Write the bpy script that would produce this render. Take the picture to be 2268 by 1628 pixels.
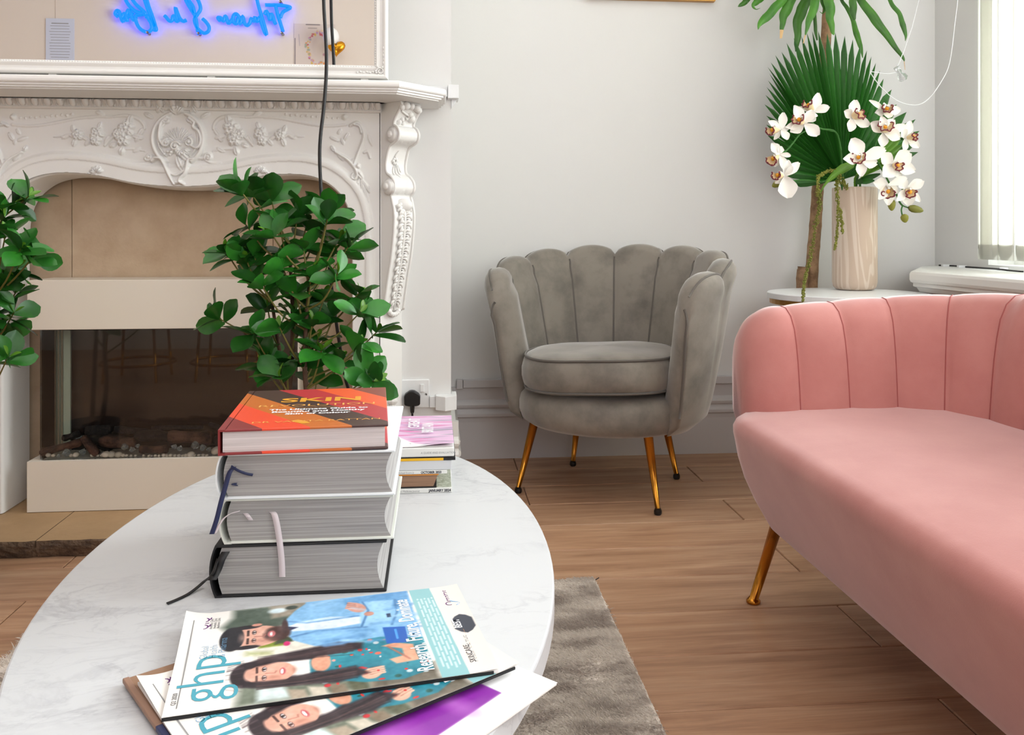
import bpy, math, random
import numpy as np
from mathutils import Vector, Matrix
random.seed(7); np.random.seed(7)
for o in list(bpy.data.objects): bpy.data.objects.remove(o)
SC = bpy.context.scene
COL = SC.collection
R = math.radians
# ------------------------------------------------------------------ camera, world, light, exposure
FPX = 1860.0; TH = math.atan(169 / FPX); CAMH = 0.82
cam_d = bpy.data.cameras.new('camera'); cam = bpy.data.objects.new('camera', cam_d); COL.objects.link(cam)
cam.location = (0, 0, CAMH); cam.rotation_euler = (R(90), 0, -TH)
cam_d.sensor_fit = 'HORIZONTAL'; cam_d.sensor_width = 36; cam_d.lens = FPX / 2268 * 36
cam_d.shift_y = -(814 - 520) / 2268; cam_d.clip_start = 0.02
SC.camera = cam
SC.view_settings.view_transform = 'Standard'; SC.view_settings.look = 'None'
SC.view_settings.exposure = 0.04; SC.view_settings.gamma = 1; SC.view_settings.use_curve_mapping = False
w = bpy.data.worlds.new('sky'); SC.world = w; w.use_nodes = True
bg = w.node_tree.nodes['Background']; bg.inputs[0].default_value = (0.86, 0.93, 1.0, 1); bg.inputs[1].default_value = 1.6

def area(name, loc, rot, sx, sy, power, col):
    d = bpy.data.lights.new(name, 'AREA'); d.shape = 'RECTANGLE'; d.size = sx; d.size_y = sy
    d.energy = power; d.color = col
    o = bpy.data.objects.new(name, d); COL.objects.link(o); o.location = loc; o.rotation_euler = rot
    return o
# daylight outside the window in the right wall, added fill lights behind the camera and under the ceiling
area('window_daylight', (2.30, 1.50, 1.90), (0, R(90), 0), 2.3, 2.5, 225, (0.93, 0.97, 1.0))
area('rear_fill_light', (0.9, -1.22, 1.75), (R(90), 0, 0), 1.5, 1.7, 34, (0.93, 0.97, 1.0))
area('ceiling_fill_light', (-0.5, 1.0, 2.98), (0, 0, 0), 2.2, 2.2, 17, (1.0, 0.96, 0.93))

# ------------------------------------------------------------------ pixel -> real plane helpers (measuring only)
SN, CS = math.sin(TH), math.cos(TH)
def ray(px, py):
    u = (px - 1134) / FPX; v = (520 - py) / FPX
    return (SN + CS * u, CS - SN * u, v)
def onz(px, py, z):
    r = ray(px, py); t = (z - CAMH) / r[2]; return Vector((r[0] * t, r[1] * t, z))
def ony(px, py, Y):
    r = ray(px, py); t = Y / r[1]; return Vector((r[0] * t, Y, CAMH + r[2] * t))
def onx(px, py, X):
    r = ray(px, py); t = X / r[0]; return Vector((X, r[1] * t, CAMH + r[2] * t))

# ------------------------------------------------------------------ materials
def lin(c):
    c = [x / 255 for x in c]
    return tuple((x / 12.92 if x <= .04045 else ((x + .055) / 1.055) ** 2.4) for x in c) + (1,)
def M(name, col, rough=.5, metal=0, spec=.5, sheen=0, coat=0, var=None, vs=(1, 1, 1), bump=None, rnd=0, emit=None, attr=None, trans=0):
    """var=(colour2, scale, lo, hi) noise mix; bump=(scale, strength, distance); rnd=per-object value variation"""
    m = bpy.data.materials.new(name); m.use_nodes = True; nt = m.node_tree; N = nt.nodes; L = nt.links
    b = N['Principled BSDF']
    b.inputs['Base Color'].default_value = lin(col); b.inputs['Roughness'].default_value = rough
    b.inputs['Metallic'].default_value = metal; b.inputs['Specular IOR Level'].default_value = spec
    if trans: b.inputs['Transmission Weight'].default_value = trans
    if sheen:
        b.inputs['Sheen Weight'].default_value = sheen; b.inputs['Sheen Roughness'].default_value = .38
        b.inputs['Sheen Tint'].default_value = tuple(.72 + .28 * x for x in lin(col)[:3]) + (1,)
    if coat: b.inputs['Coat Weight'].default_value = coat; b.inputs['Coat Roughness'].default_value = .08
    geo = N.new('ShaderNodeNewGeometry'); mp = N.new('ShaderNodeMapping'); mp.inputs['Scale'].default_value = vs
    L.new(geo.outputs['Position'], mp.inputs['Vector'])
    src = None
    if attr:
        a = N.new('ShaderNodeAttribute'); a.attribute_name = attr; src = a.outputs['Color']
    if var:
        nz = N.new('ShaderNodeTexNoise'); nz.inputs['Scale'].default_value = var[1]; nz.inputs['Detail'].default_value = 6
        nz.inputs['Roughness'].default_value = .6
        L.new(mp.outputs[0], nz.inputs['Vector'])
        cr = N.new('ShaderNodeValToRGB'); cr.color_ramp.elements[0].position = var[2]; cr.color_ramp.elements[1].position = var[3]
        cr.color_ramp.elements[0].color = lin(col); cr.color_ramp.elements[1].color = lin(var[0])
        L.new(nz.outputs['Fac'], cr.inputs[0]); src = cr.outputs[0]
    if rnd:
        oi = N.new('ShaderNodeObjectInfo'); mr = N.new('ShaderNodeMapRange')
        mr.inputs['To Min'].default_value = 1 - rnd; mr.inputs['To Max'].default_value = 1 + rnd
        L.new(oi.outputs['Random'], mr.inputs['Value'])
        hs = N.new('ShaderNodeHueSaturation'); L.new(mr.outputs[0], hs.inputs['Value'])
        if src: L.new(src, hs.inputs['Color'])
        else: hs.inputs['Color'].default_value = lin(col)
        src = hs.outputs[0]
    if src: L.new(src, b.inputs['Base Color'])
    if bump:
        n2 = N.new('ShaderNodeTexNoise'); n2.inputs['Scale'].default_value = bump[0]; n2.inputs['Detail'].default_value = 4
        L.new(mp.outputs[0], n2.inputs['Vector'])
        bp = N.new('ShaderNodeBump'); bp.inputs['Strength'].default_value = bump[1]; bp.inputs['Distance'].default_value = bump[2]
        L.new(n2.outputs['Fac'], bp.inputs['Height']); L.new(bp.outputs[0], b.inputs['Normal'])
    if emit:
        b.inputs['Emission Color'].default_value = emit[0]; b.inputs['Emission Strength'].default_value = emit[1]
    return m

m_wall = M('wall_paint', (229, 228, 226), .75, bump=(350, .05, .002))
m_rearwall = M('rear_wall_paint', (226, 214, 202), .8)
m_ceil = M('ceiling_paint', (240, 239, 235), .8)
m_white = M('white_gloss_paint', (232, 231, 227), .35)
m_skirt = M('skirting_paint', (206, 203, 203), .45)
m_plaster = M('plaster_white', (236, 234, 230), .42)
m_trunk = M('white_plastic', (235, 236, 236), .35)
m_cream = M('cream_satin_metal', (231, 221, 206), .38)
m_mirror = M('mirror_glass', (250, 250, 250), .0, metal=1)
m_black = M('black_plastic', (14, 13, 14), .4)
m_blackm = M('black_matt', (10, 10, 11), .6)
m_gold = M('brushed_gold', (190, 128, 48), .22, metal=1)
m_goldframe = M('gold_painted_metal', (196, 146, 76), .35, metal=.8)
m_pink = M('pink_velvet', (190, 128, 121), .75, sheen=1, spec=.2, var=((176, 110, 104), 7, .35, .75), bump=(500, .08, .002))
m_grey = M('grey_velvet', (142, 134, 124), .7, sheen=1, spec=.25, var=((112, 106, 98), 9, .42, .68), bump=(500, .08, .002))
m_greypipe = M('grey_piping', (100, 94, 87), .7, sheen=.5)
m_wood_base = M('light_wood_vase', (0, 0, 0), .5)
m_tablewhite = M('white_lacquer', (238, 239, 240), .3)
m_paper = M('paper_white', (236, 233, 229), .55)
m_leaf = M('leaf_green', (44, 114, 30), .34, spec=.5, rnd=.5, var=((34, 92, 34), 22, .35, .7))
m_leafy = M('young_leaf_green', (92, 140, 34), .4, rnd=.25)
m_branch = M('twig_green_brown', (112, 104, 44), .6)
m_bark = M('brown_bark', (92, 66, 48), .8, bump=(60, .6, .01))
m_pot = M('dark_pot', (60, 58, 56), .5)
m_palm = M('palm_leaf_green', (38, 98, 28), .36, rnd=.25)
m_drac = M('cane_leaf_green', (66, 128, 22), .38, rnd=.35, var=((38, 88, 16), 14, .35, .7))
m_tip = M('dried_leaf_tip', (214, 178, 128), .7)
m_cane = M('cane_bark', (168, 134, 100), .8, var=((128, 98, 70), 30, .4, .65), bump=(80, .5, .008))
m_petal = M('orchid_petal', (252, 249, 242), .45, sheen=.2)
m_lip = M('orchid_lip_cream', (240, 214, 168), .5)
m_lipm = M('orchid_lip_maroon', (122, 38, 52), .5)
m_lipy = M('orchid_lip_yellow', (236, 160, 30), .5)
m_bud = M('bud_green', (130, 130, 44), .5, rnd=.3)
m_stem = M('orchid_stem_green', (58, 118, 44), .5)
m_amar = M('amaranth_green', (122, 124, 48), .8, rnd=.2)
m_neon = M('blue_neon_tube', (0, 60, 255), .4, emit=((0.0, 0.06, 1.0, 1), 4.5))
m_print = M('printed_sheet', (255, 255, 255), .4, attr='Col', coat=.25)
m_teal = M('teal_ink', (74, 158, 176), .5)
m_ink = M('dark_ink', (46, 46, 58), .5)
m_white_ink = M('white_ink', (240, 240, 240), .5)
m_gold_ink = M('gold_ink', (224, 158, 50), .35)
m_goldthin = M('thin_gold_ink', (230, 166, 84), .4)
m_grey_ink = M('grey_ink', (150, 150, 152), .6)
m_orange_ink = M('orange_ink', (240, 170, 100), .6)
m_lightblue_ink = M('light_blue_ink', (120, 165, 200), .6)
m_purple_ink = M('purple_ink', (96, 40, 110), .6)
m_log = M('ceramic_log', (112, 78, 62), .85, var=((58, 40, 34), 25, .4, .62), bump=(70, .9, .01), rnd=.3)
m_char = M('charred_log', (28, 22, 22), .8, var=((58, 46, 44), 60, .5, .7), bump=(90, 1, .01))
m_pebble = M('white_pebble', (224, 208, 190), .5, rnd=.15)
m_crystal = M('glass_crystal', (225, 228, 226), .08, trans=.8)
m_clear = M('clear_plastic', (240, 243, 245), .08, trans=.85)
m_cord = M('white_cord', (236, 238, 240), .5)
m_fabricblind = M('blind_fabric', (238, 238, 228), .8)
_n = m_fabricblind.node_tree; _t = _n.nodes.new('ShaderNodeBsdfTranslucent'); _t.inputs[0].default_value = lin((246, 245, 240)); _m = _n.nodes.new('ShaderNodeMixShader'); _m.inputs[0].default_value = .55
_n.links.new(_n.nodes['Principled BSDF'].outputs[0], _m.inputs[1]); _n.links.new(_t.outputs[0], _m.inputs[2]); _n.links.new(_m.outputs[0], [q for q in _n.nodes if q.type == 'OUTPUT_MATERIAL'][0].inputs[0])
m_firebox = M('fire_back_panel', (40, 30, 28), .12, spec=.6, var=((30, 22, 20), 6, .4, .6), vs=(.3, 1, 12))
m_screw = M('steel_screw', (150, 150, 150), .3, metal=1)

def glass_mat(name, tint, refl, edge=None):
    m = bpy.data.materials.new(name); m.use_nodes = True; nt = m.node_tree; N = nt.nodes; L = nt.links
    for n in list(N):
        if n.type != 'OUTPUT_MATERIAL': N.remove(n)
    out = [n for n in N if n.type == 'OUTPUT_MATERIAL'][0]
    t = N.new('ShaderNodeBsdfTransparent'); t.inputs[0].default_value = tint
    g = N.new('ShaderNodeBsdfGlossy'); g.inputs['Roughness'].default_value = .01; g.inputs['Color'].default_value = (1, 1, 1, 1)
    lw = N.new('ShaderNodeFresnel'); lw.inputs['IOR'].default_value = refl
    mx = N.new('ShaderNodeMixShader'); L.new(lw.outputs[0], mx.inputs[0]); L.new(t.outputs[0], mx.inputs[1]); L.new(g.outputs[0], mx.inputs[2])
    L.new(mx.outputs[0], out.inputs[0]); return m
m_pane = glass_mat('window_pane_glass', (.97, .98, .98, 1), 1.3)
m_fireglass = glass_mat('fire_glass', (.955, .97, .96, 1), 1.35)

def wood_floor():
    m = bpy.data.materials.new('oak_floor'); m.use_nodes = True; nt = m.node_tree; N = nt.nodes; L = nt.links
    b = N['Principled BSDF']; b.inputs['Roughness'].default_value = .42; b.inputs['Specular IOR Level'].default_value = .4
    g = N.new('ShaderNodeNewGeometry'); oi = N.new('ShaderNodeObjectInfo')
    ml = N.new('ShaderNodeMath'); ml.operation = 'MULTIPLY'; ml.inputs[1].default_value = 37; L.new(oi.outputs['Random'], ml.inputs[0])
    cb = N.new('ShaderNodeCombineXYZ'); L.new(ml.outputs[0], cb.inputs[0]); L.new(ml.outputs[0], cb.inputs[2])
    ad = N.new('ShaderNodeVectorMath'); L.new(g.outputs['Position'], ad.inputs[0]); L.new(cb.outputs[0], ad.inputs[1])
    mp = N.new('ShaderNodeMapping'); mp.inputs['Scale'].default_value = (1.3, 16, 1); L.new(ad.outputs[0], mp.inputs[0])
    n1 = N.new('ShaderNodeTexNoise'); n1.inputs['Scale'].default_value = 1.6; n1.inputs['Detail'].default_value = 8; n1.inputs['Roughness'].default_value = .62; n1.inputs['Distortion'].default_value = .6
    L.new(mp.outputs[0], n1.inputs['Vector'])
    cr = N.new('ShaderNodeValToRGB'); e = cr.color_ramp.elements
    e[0].position = .25; e[0].color = lin((150, 108, 82)); e[1].position = .75; e[1].color = lin((208, 170, 138))
    x = e.new(.5); x.color = lin((186, 144, 112)); L.new(n1.outputs['Fac'], cr.inputs[0])
    mp2 = N.new('ShaderNodeMapping'); mp2.inputs['Scale'].default_value = (6, 120, 1); L.new(ad.outputs[0], mp2.inputs[0])
    n2 = N.new('ShaderNodeTexNoise'); n2.inputs['Scale'].default_value = 2; n2.inputs['Detail'].default_value = 3; L.new(mp2.outputs[0], n2.inputs['Vector'])
    mx = N.new('ShaderNodeMix'); mx.data_type = 'RGBA'; mx.blend_type = 'MULTIPLY'; mx.inputs[0].default_value = .35
    L.new(cr.outputs[0], mx.inputs[6]); L.new(n2.outputs['Fac'], mx.inputs[7])
    mr = N.new('ShaderNodeMapRange'); mr.inputs['To Min'].default_value = 1.02; mr.inputs['To Max'].default_value = 1.2; L.new(oi.outputs['Random'], mr.inputs['Value'])
    hs = N.new('ShaderNodeHueSaturation'); L.new(mr.outputs[0], hs.inputs['Value']); L.new(mx.outputs[2], hs.inputs['Color'])
    L.new(hs.outputs[0], b.inputs['Base Color'])
    bp = N.new('ShaderNodeBump'); bp.inputs['Strength'].default_value = .12; bp.inputs['Distance'].default_value = .002
    L.new(n2.outputs['Fac'], bp.inputs['Height']); L.new(bp.outputs[0], b.inputs['Normal'])
    return m
m_floor = wood_floor()
def marble():
    m = bpy.data.materials.new('marble_top'); m.use_nodes = True; nt = m.node_tree; N = nt.nodes; L = nt.links
    b = N['Principled BSDF']; b.inputs['Roughness'].default_value = .28; b.inputs['Specular IOR Level'].default_value = .45
    g = N.new('ShaderNodeNewGeometry'); mp = N.new('ShaderNodeMapping'); mp.inputs['Rotation'].default_value = (0, 0, R(-35)); mp.inputs['Scale'].default_value = (1.0, 2.0, 1)
    L.new(g.outputs['Position'], mp.inputs[0])
    def vein(scale, wid, dist, off, strength):
        n = N.new('ShaderNodeTexNoise'); n.inputs['Scale'].default_value = scale; n.inputs['Detail'].default_value = 7; n.inputs['Roughness'].default_value = .6; n.inputs['Distortion'].default_value = dist
        a = N.new('ShaderNodeVectorMath'); a.inputs[1].default_value = (off, off, off); L.new(mp.outputs[0], a.inputs[0]); L.new(a.outputs[0], n.inputs['Vector'])
        s = N.new('ShaderNodeMath'); s.operation = 'SUBTRACT'; s.inputs[1].default_value = .5; L.new(n.outputs['Fac'], s.inputs[0])
        ab = N.new('ShaderNodeMath'); ab.operation = 'ABSOLUTE'; L.new(s.outputs[0], ab.inputs[0])
        r = N.new('ShaderNodeMapRange'); r.inputs['From Max'].default_value = wid; r.inputs['To Min'].default_value = strength; r.inputs['To Max'].default_value = 0; L.new(ab.outputs[0], r.inputs['Value'])
        return r.outputs[0]
    v1 = vein(4.5, .035, .8, 3, .42); v2 = vein(11, .03, 1.2, 9, .28)
    nm = N.new('ShaderNodeTexNoise'); nm.inputs['Scale'].default_value = 3; L.new(mp.outputs[0], nm.inputs['Vector'])
    mk = N.new('ShaderNodeMapRange'); mk.inputs['From Min'].default_value = .42; mk.inputs['From Max'].default_value = .62; L.new(nm.outputs['Fac'], mk.inputs['Value'])
    ad = N.new('ShaderNodeMath'); L.new(v1, ad.inputs[0]); L.new(v2, ad.inputs[1])
    mu = N.new('ShaderNodeMath'); mu.operation = 'MULTIPLY'; mu.use_clamp = True; L.new(ad.outputs[0], mu.inputs[0]); L.new(mk.outputs[0], mu.inputs[1])
    mx = N.new('ShaderNodeMix'); mx.data_type = 'RGBA'; L.new(mu.outputs[0], mx.inputs[0])
    mx.inputs[6].default_value = lin((206, 207, 208)); mx.inputs[7].default_value = lin((150, 150, 156)); L.new(mx.outputs[2], b.inputs['Base Color'])
    return m
m_marble = marble()
m_stone = M('limestone', (206, 182, 154), .6, var=((188, 161, 133), 14, .3, .7), bump=(120, .15, .004), rnd=.08)
m_stoneedge = M('worn_limestone', (186, 152, 112), .6, var=((168, 136, 98), 6, .35, .7), bump=(90, .2, .004), rnd=.05)
m_stoneface = M('broken_stone_edge', (120, 98, 78), .9, var=((74, 58, 46), 40, .35, .65), bump=(70, 1, .01))
def rugmat():
    m = M('shaggy_rug_pile', (238, 228, 216), .9, sheen=.6, var=((188, 174, 162), 7, .42, .60), vs=(1, 2.2, 1))
    return m
m_rug = rugmat()
def wood_vase():
    m = m_wood_base; nt = m.node_tree; N = nt.nodes; L = nt.links; b = N['Principled BSDF']
    g = N.new('ShaderNodeTexCoord'); mp = N.new('ShaderNodeMapping'); mp.inputs['Scale'].default_value = (6, 6, .9); L.new(g.outputs['Object'], mp.inputs[0])
    n = N.new('ShaderNodeTexNoise'); n.inputs['Scale'].default_value = 1.2; n.inputs['Detail'].default_value = 2; n.inputs['Distortion'].default_value = 1.2; L.new(mp.outputs[0], n.inputs['Vector'])
    mu = N.new('ShaderNodeMath'); mu.operation = 'MULTIPLY'; mu.inputs[1].default_value = 60; L.new(n.outputs['Fac'], mu.inputs[0])
    si = N.new('ShaderNodeMath'); si.operation = 'SINE'; L.new(mu.outputs[0], si.inputs[0])
    cr = N.new('ShaderNodeValToRGB'); cr.color_ramp.elements[0].color = lin((204, 182, 162)); cr.color_ramp.elements[1].color = lin((220, 203, 187)); cr.color_ramp.elements[1].position = .55
    L.new(si.outputs[0], cr.inputs[0]); L.new(cr.outputs[0], b.inputs['Base Color'])
wood_vase()
def pagemat(name, c1, c2, zs=700):
    m = M(name, c1, .7, var=(c2, 1, .3, .75), vs=(5, 5, zs * 2.2)); return m
m_pages_grey = pagemat('page_edges_grey', (176, 173, 170), (128, 125, 123), 260)
m_pages_white = pagemat('page_edges_white', (226, 216, 214), (188, 178, 176), 260)
m_pages_brown = pagemat('page_edges_brown', (170, 132, 104), (120, 92, 72), 420)
m_blackcover = M('black_cloth_cover', (16, 16, 18), .6)
m_whitecover = M('white_laminated_cover', (228, 232, 233), .3)
m_ivorycover = M('ivory_cover', (214, 216, 206), .35)
def stripes():
    m = M('striped_cover', (0, 0, 0), .35); nt = m.node_tree; N = nt.nodes; L = nt.links; b = N['Principled BSDF']
    g = N.new('ShaderNodeTexCoord'); sp = N.new('ShaderNodeSeparateXYZ'); L.new(g.outputs['Object'], sp.inputs[0])
    a = N.new('ShaderNodeMath'); a.operation = 'MULTIPLY_ADD'; a.inputs[1].default_value = 1 / .206; a.inputs[2].default_value = 0; L.new(sp.outputs[0], a.inputs[0])
    c = N.new('ShaderNodeMath'); c.operation = 'MULTIPLY_ADD'; c.inputs[1].default_value = .85 / .262; L.new(sp.outputs[1], c.inputs[0]); L.new(a.outputs[0], c.inputs[2])
    h = N.new('ShaderNodeMath'); h.operation = 'MULTIPLY'; h.inputs[1].default_value = .5; L.new(c.outputs[0], h.inputs[0])
    cr = N.new('ShaderNodeValToRGB'); cr.color_ramp.interpolation = 'CONSTANT'; e = cr.color_ramp.elements
    cols = [(0, (132, 44, 46)), (.125, (226, 74, 44)), (.265, (192, 104, 42)), (.39, (70, 46, 42)), (.525, (178, 46, 54)), (.66, (226, 88, 42)), (.785, (134, 64, 50))]
    e[0].position = 0; e[0].color = lin(cols[0][1]); e[1].position = .125; e[1].color = lin(cols[1][1])
    for p, k in cols[2:]: x = e.new(p); x.color = lin(k)
    L.new(h.outputs[0], cr.inputs[0]); L.new(cr.outputs[0], b.inputs['Base Color']); return m
m_stripe = stripes()
m_redspine = M('dark_red_cover', (138, 34, 38), .4)

# ------------------------------------------------------------------ mesh builder
class MB:
    def __init__(s): s.v = []; s.f = []; s.n = 0
    def add(s, v, f):
        k = s.n; v = [tuple(x) for x in v]; s.v += v; s.n += len(v); s.f += [tuple(i + k for i in q) for q in f]; return s
    def box(s, x0, x1, y0, y1, z0, z1):
        return s.add([(x, y, z) for z in (z0, z1) for y in (y0, y1) for x in (x0, x1)],
                     [(0, 2, 3, 1), (4, 5, 7, 6), (0, 1, 5, 4), (2, 6, 7, 3), (0, 4, 6, 2), (1, 3, 7, 5)])
    def obox(s, O, a, b, c):
        """corner O and edge vectors a,b,c"""
        O, a, b, c = map(Vector, (O, a, b, c)); P = [O + a * i + b * j + c * k for k in (0, 1) for j in (0, 1) for i in (0, 1)]
        return s.add(P, [(0, 2, 3, 1), (4, 5, 7, 6), (0, 1, 5, 4), (2, 6, 7, 3), (0, 4, 6, 2), (1, 3, 7, 5)])
    def grid(s, P, cu=False, cv=False, flip=False):
        m, n = len(P), len(P[0]); f = []
        for i in range(m if cu else m - 1):
            for j in range(n if cv else n - 1):
                q = (i * n + j, ((i + 1) % m) * n + j, ((i + 1) % m) * n + (j + 1) % n, i * n + (j + 1) % n)
                f.append(q[::-1] if flip else q)
        return s.add([p for row in P for p in row], f)
    def tube(s, pts, r, n=8, cap=True):
        pts = [Vector(p) for p in pts]; m = len(pts); rr = r if isinstance(r, (list, tuple)) else [r] * m
        up = Vector((0, 0, 1)); rings = []; prev = None
        for i, p in enumerate(pts):
            t = (pts[min(i + 1, m - 1)] - pts[max(i - 1, 0)]).normalized()
            a = prev - t * prev.dot(t) if prev else t.cross(up)
            if a.length < 1e-4: a = t.cross(Vector((1, 0, 0)))
            a.normalize(); prev = a; b = t.cross(a)
            rings.append([p + (a * math.cos(2 * math.pi * k / n) + b * math.sin(2 * math.pi * k / n)) * rr[i] for k in range(n)])
        k0 = s.n; s.grid(rings, cv=True, flip=True)
        if cap: s.f.append(tuple(k0 + k for k in range(n))); s.f.append(tuple(k0 + (m - 1) * n + k for k in reversed(range(n))))
        return s
    def lathe(s, prof, n=32, c=(0, 0, 0), cap=True):
        c = Vector(c); rings = [[c + Vector((r * math.cos(2 * math.pi * k / n), r * math.sin(2 * math.pi * k / n), z)) for k in range(n)] for r, z in prof]
        k0 = s.n; s.grid(rings, cv=True, flip=True)
        if cap: s.f.append(tuple(k0 + k for k in reversed(range(n)))); s.f.append(tuple(k0 + (len(prof) - 1) * n + k for k in range(n)))
        return s
    def ball(s, c, r, n=10, m=7, rot=None):
        c = Vector(c); r = r if isinstance(r, (tuple, list)) else (r, r, r); rings = []
        for i in range(m + 1):
            t = math.pi * i / m; t = min(max(t, .02), math.pi - .02); row = []
            for k in range(n):
                a = 2 * math.pi * k / n; v = Vector((r[0] * math.sin(t) * math.cos(a), r[1] * math.sin(t) * math.sin(a), r[2] * math.cos(t)))
                row.append(c + (rot @ v if rot else v))
            rings.append(row)
        return s.grid(rings, cv=True)
    def ribbon(s, pts, side, th=.0004):
        side = Vector(side); pts = [Vector(p) for p in pts]; m = len(pts); P = []
        for i, p in enumerate(pts):
            t = (pts[min(i + 1, m - 1)] - pts[max(i - 1, 0)]).normalized(); nn = t.cross(side).normalized() * th
            P.append([p - side / 2 - nn, p + side / 2 - nn, p + side / 2 + nn, p - side / 2 + nn])
        return s.grid(P, cv=True)
    def prism(s, poly, fn, t0, t1):
        """poly list of 2D, fn(a,b,t)->3D"""
        n = len(poly); v = [fn(a, b, t0) for a, b in poly] + [fn(a, b, t1) for a, b in poly]
        f = [(i, (i + 1) % n, n + (i + 1) % n, n + i) for i in range(n)] + [tuple(reversed(range(n))), tuple(range(n, 2 * n))]
        return s.add(v, f)

OFF = {}
def mesh_of(name, mb, off=(0, 0, 0), smooth=True):
    me = bpy.data.meshes.new(name); ox, oy, oz = off
    me.from_pydata([(x - ox, y - oy, z - oz) for x, y, z in mb.v], [], mb.f)
    if smooth: me.polygons.foreach_set('use_smooth', [True] * len(me.polygons))
    me.update(); return me
def tag(o, label=None, cat=None, group=None, kind=None):
    if label: o['label'] = label
    if cat: o['category'] = cat
    if group: o['group'] = group
    if kind: o['kind'] = kind
    return o
def thing(name, label, cat, loc, group=None):
    o = bpy.data.objects.new(name, None); COL.objects.link(o); o.location = loc; o.empty_display_size = .05
    OFF[o.name] = Vector(loc); return tag(o, label, cat, group)
def part(mb, name, mat, parent, smooth=True, label=None, kind=None, bevel=0, sub=0, loc=None, fixn=False):
    off = OFF[parent.name] if parent else Vector((0, 0, 0))
    base = off if loc is None else Vector(loc)
    me = mesh_of(name, mb, base, smooth); me.materials.append(mat)
    o = bpy.data.objects.new(name, me); COL.objects.link(o)
    if parent: o.parent = parent
    o.location = base - off; OFF[o.name] = base
    if label: o['label'] = label
    if kind: o['kind'] = kind
    if fixn:
        import bmesh; bm = bmesh.new(); bm.from_mesh(me); bmesh.ops.recalc_face_normals(bm, faces=bm.faces); bm.to_mesh(me); bm.free()
    if bevel:
        b = o.modifiers.new('bevel', 'BEVEL'); b.width = bevel; b.segments = 2; b.limit_method = 'ANGLE'; b.angle_limit = R(40)
    if sub:
        q = o.modifiers.new('sub', 'SUBSURF'); q.levels = q.render_levels = sub
    return o
def solo(mb, name, mat, label, cat, loc, group=None, **k):
    o = part(mb, name, mat, None, loc=loc, **k); return tag(o, label, cat, group)
def struct(mb, name, mat, smooth=False, **k): return part(mb, name, mat, None, smooth=smooth, kind='structure', **k)
def shared(me, name, parent, loc, rot, scale=1, label=None):
    o = bpy.data.objects.new(name, me); COL.objects.link(o); o.parent = parent
    o.location = Vector(loc) - (OFF[parent.name] if parent else Vector((0, 0, 0))); o.rotation_mode = 'QUATERNION'; o.rotation_quaternion = rot
    o.scale = (scale,) * 3 if not isinstance(scale, (tuple, list)) else scale
    if label: o['label'] = label
    return o
def catmull(P, k=8, closed=False):
    P = [np.array(p, float) for p in P]; n = len(P); out = []
    for i in range(n if closed else n - 1):
        p0 = P[(i - 1) % n] if closed or i > 0 else 2 * P[0] - P[1]; p1 = P[i]; p2 = P[(i + 1) % n]
        p3 = P[(i + 2) % n] if closed or i + 2 < n else 2 * P[-1] - P[-2]
        for j in range(k):
            t = j / k; out.append(.5 * ((2 * p1) + (-p0 + p2) * t + (2 * p0 - 5 * p1 + 4 * p2 - p3) * t * t + (-p0 + 3 * p1 - 3 * p2 + p3) * t ** 3))
    if not closed: out.append(P[-1])
    return out
def text(s, size, O, xd, yd, mat, name, parent, sx=1.0, align='LEFT', bold=0.0, ext=.00015):
    c = bpy.data.curves.new(name, 'FONT'); c.body = s; c.size = size; c.align_x = align; c.offset = bold; c.extrude = 0; c.resolution_u = 3
    t = bpy.data.objects.new(name, c); COL.objects.link(t); bpy.context.view_layer.update()
    me = bpy.data.meshes.new_from_object(t.evaluated_get(bpy.context.evaluated_depsgraph_get()))
    bpy.data.objects.remove(t); bpy.data.curves.remove(c)
    xd = Vector(xd).normalized(); yd = Vector(yd).normalized(); zd = xd.cross(yd); O = Vector(O)
    off = OFF[parent.name]
    for v in me.vertices: v.co = O + xd * v.co.x * sx + yd * v.co.y + zd * ext - off
    me.materials.clear(); me.materials.append(mat)
    o = bpy.data.objects.new(name, me); COL.objects.link(o); o.parent = parent; return o
def colour_grid(name, img, O, a, b, parent, label=None, zf=None, mat=None):
    """img[h,w,3] sRGB 0..255; rows run along a, columns along b"""
    h, wd = img.shape[:2]; O, a, b = Vector(O), Vector(a), Vector(b); nn = a.cross(b).normalized()
    if nn.z < 0: nn = -nn
    off = OFF[parent.name]; O = O - off
    i, j = np.meshgrid(np.linspace(0, 1, h), np.linspace(0, 1, wd), indexing='ij')
    V = np.array(O)[None, None] + i[..., None] * np.array(a) + j[..., None] * np.array(b)
    if zf is not None: V = V + zf(i, j)[..., None] * np.array(nn)
    me = bpy.data.meshes.new(name); idx = np.arange(h * wd).reshape(h, wd)
    F = np.stack([idx[:-1, :-1], idx[1:, :-1], idx[1:, 1:], idx[:-1, 1:]], -1).reshape(-1, 4)
    if a.cross(b).z < 0 or (abs(a.cross(b).normalized().z) < .1): F = F[:, ::-1]
    me.from_pydata(V.reshape(-1, 3).tolist(), [], F.tolist())
    ca = me.color_attributes.new('Col', 'FLOAT_COLOR', 'POINT'); c = img.reshape(-1, 3) / 255.0
    c = np.where(c <= .04045, c / 12.92, ((c + .055) / 1.055) ** 2.4)
    ca.data.foreach_set('color', np.c_[c, np.ones(len(c))].astype(np.float32).ravel())
    me.polygons.foreach_set('use_smooth', [True] * len(me.polygons)); me.materials.append(mat or m_print); me.update()
    o = bpy.data.objects.new(name, me); COL.objects.link(o); o.parent = parent
    if label: o['label'] = label
    return o

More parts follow.
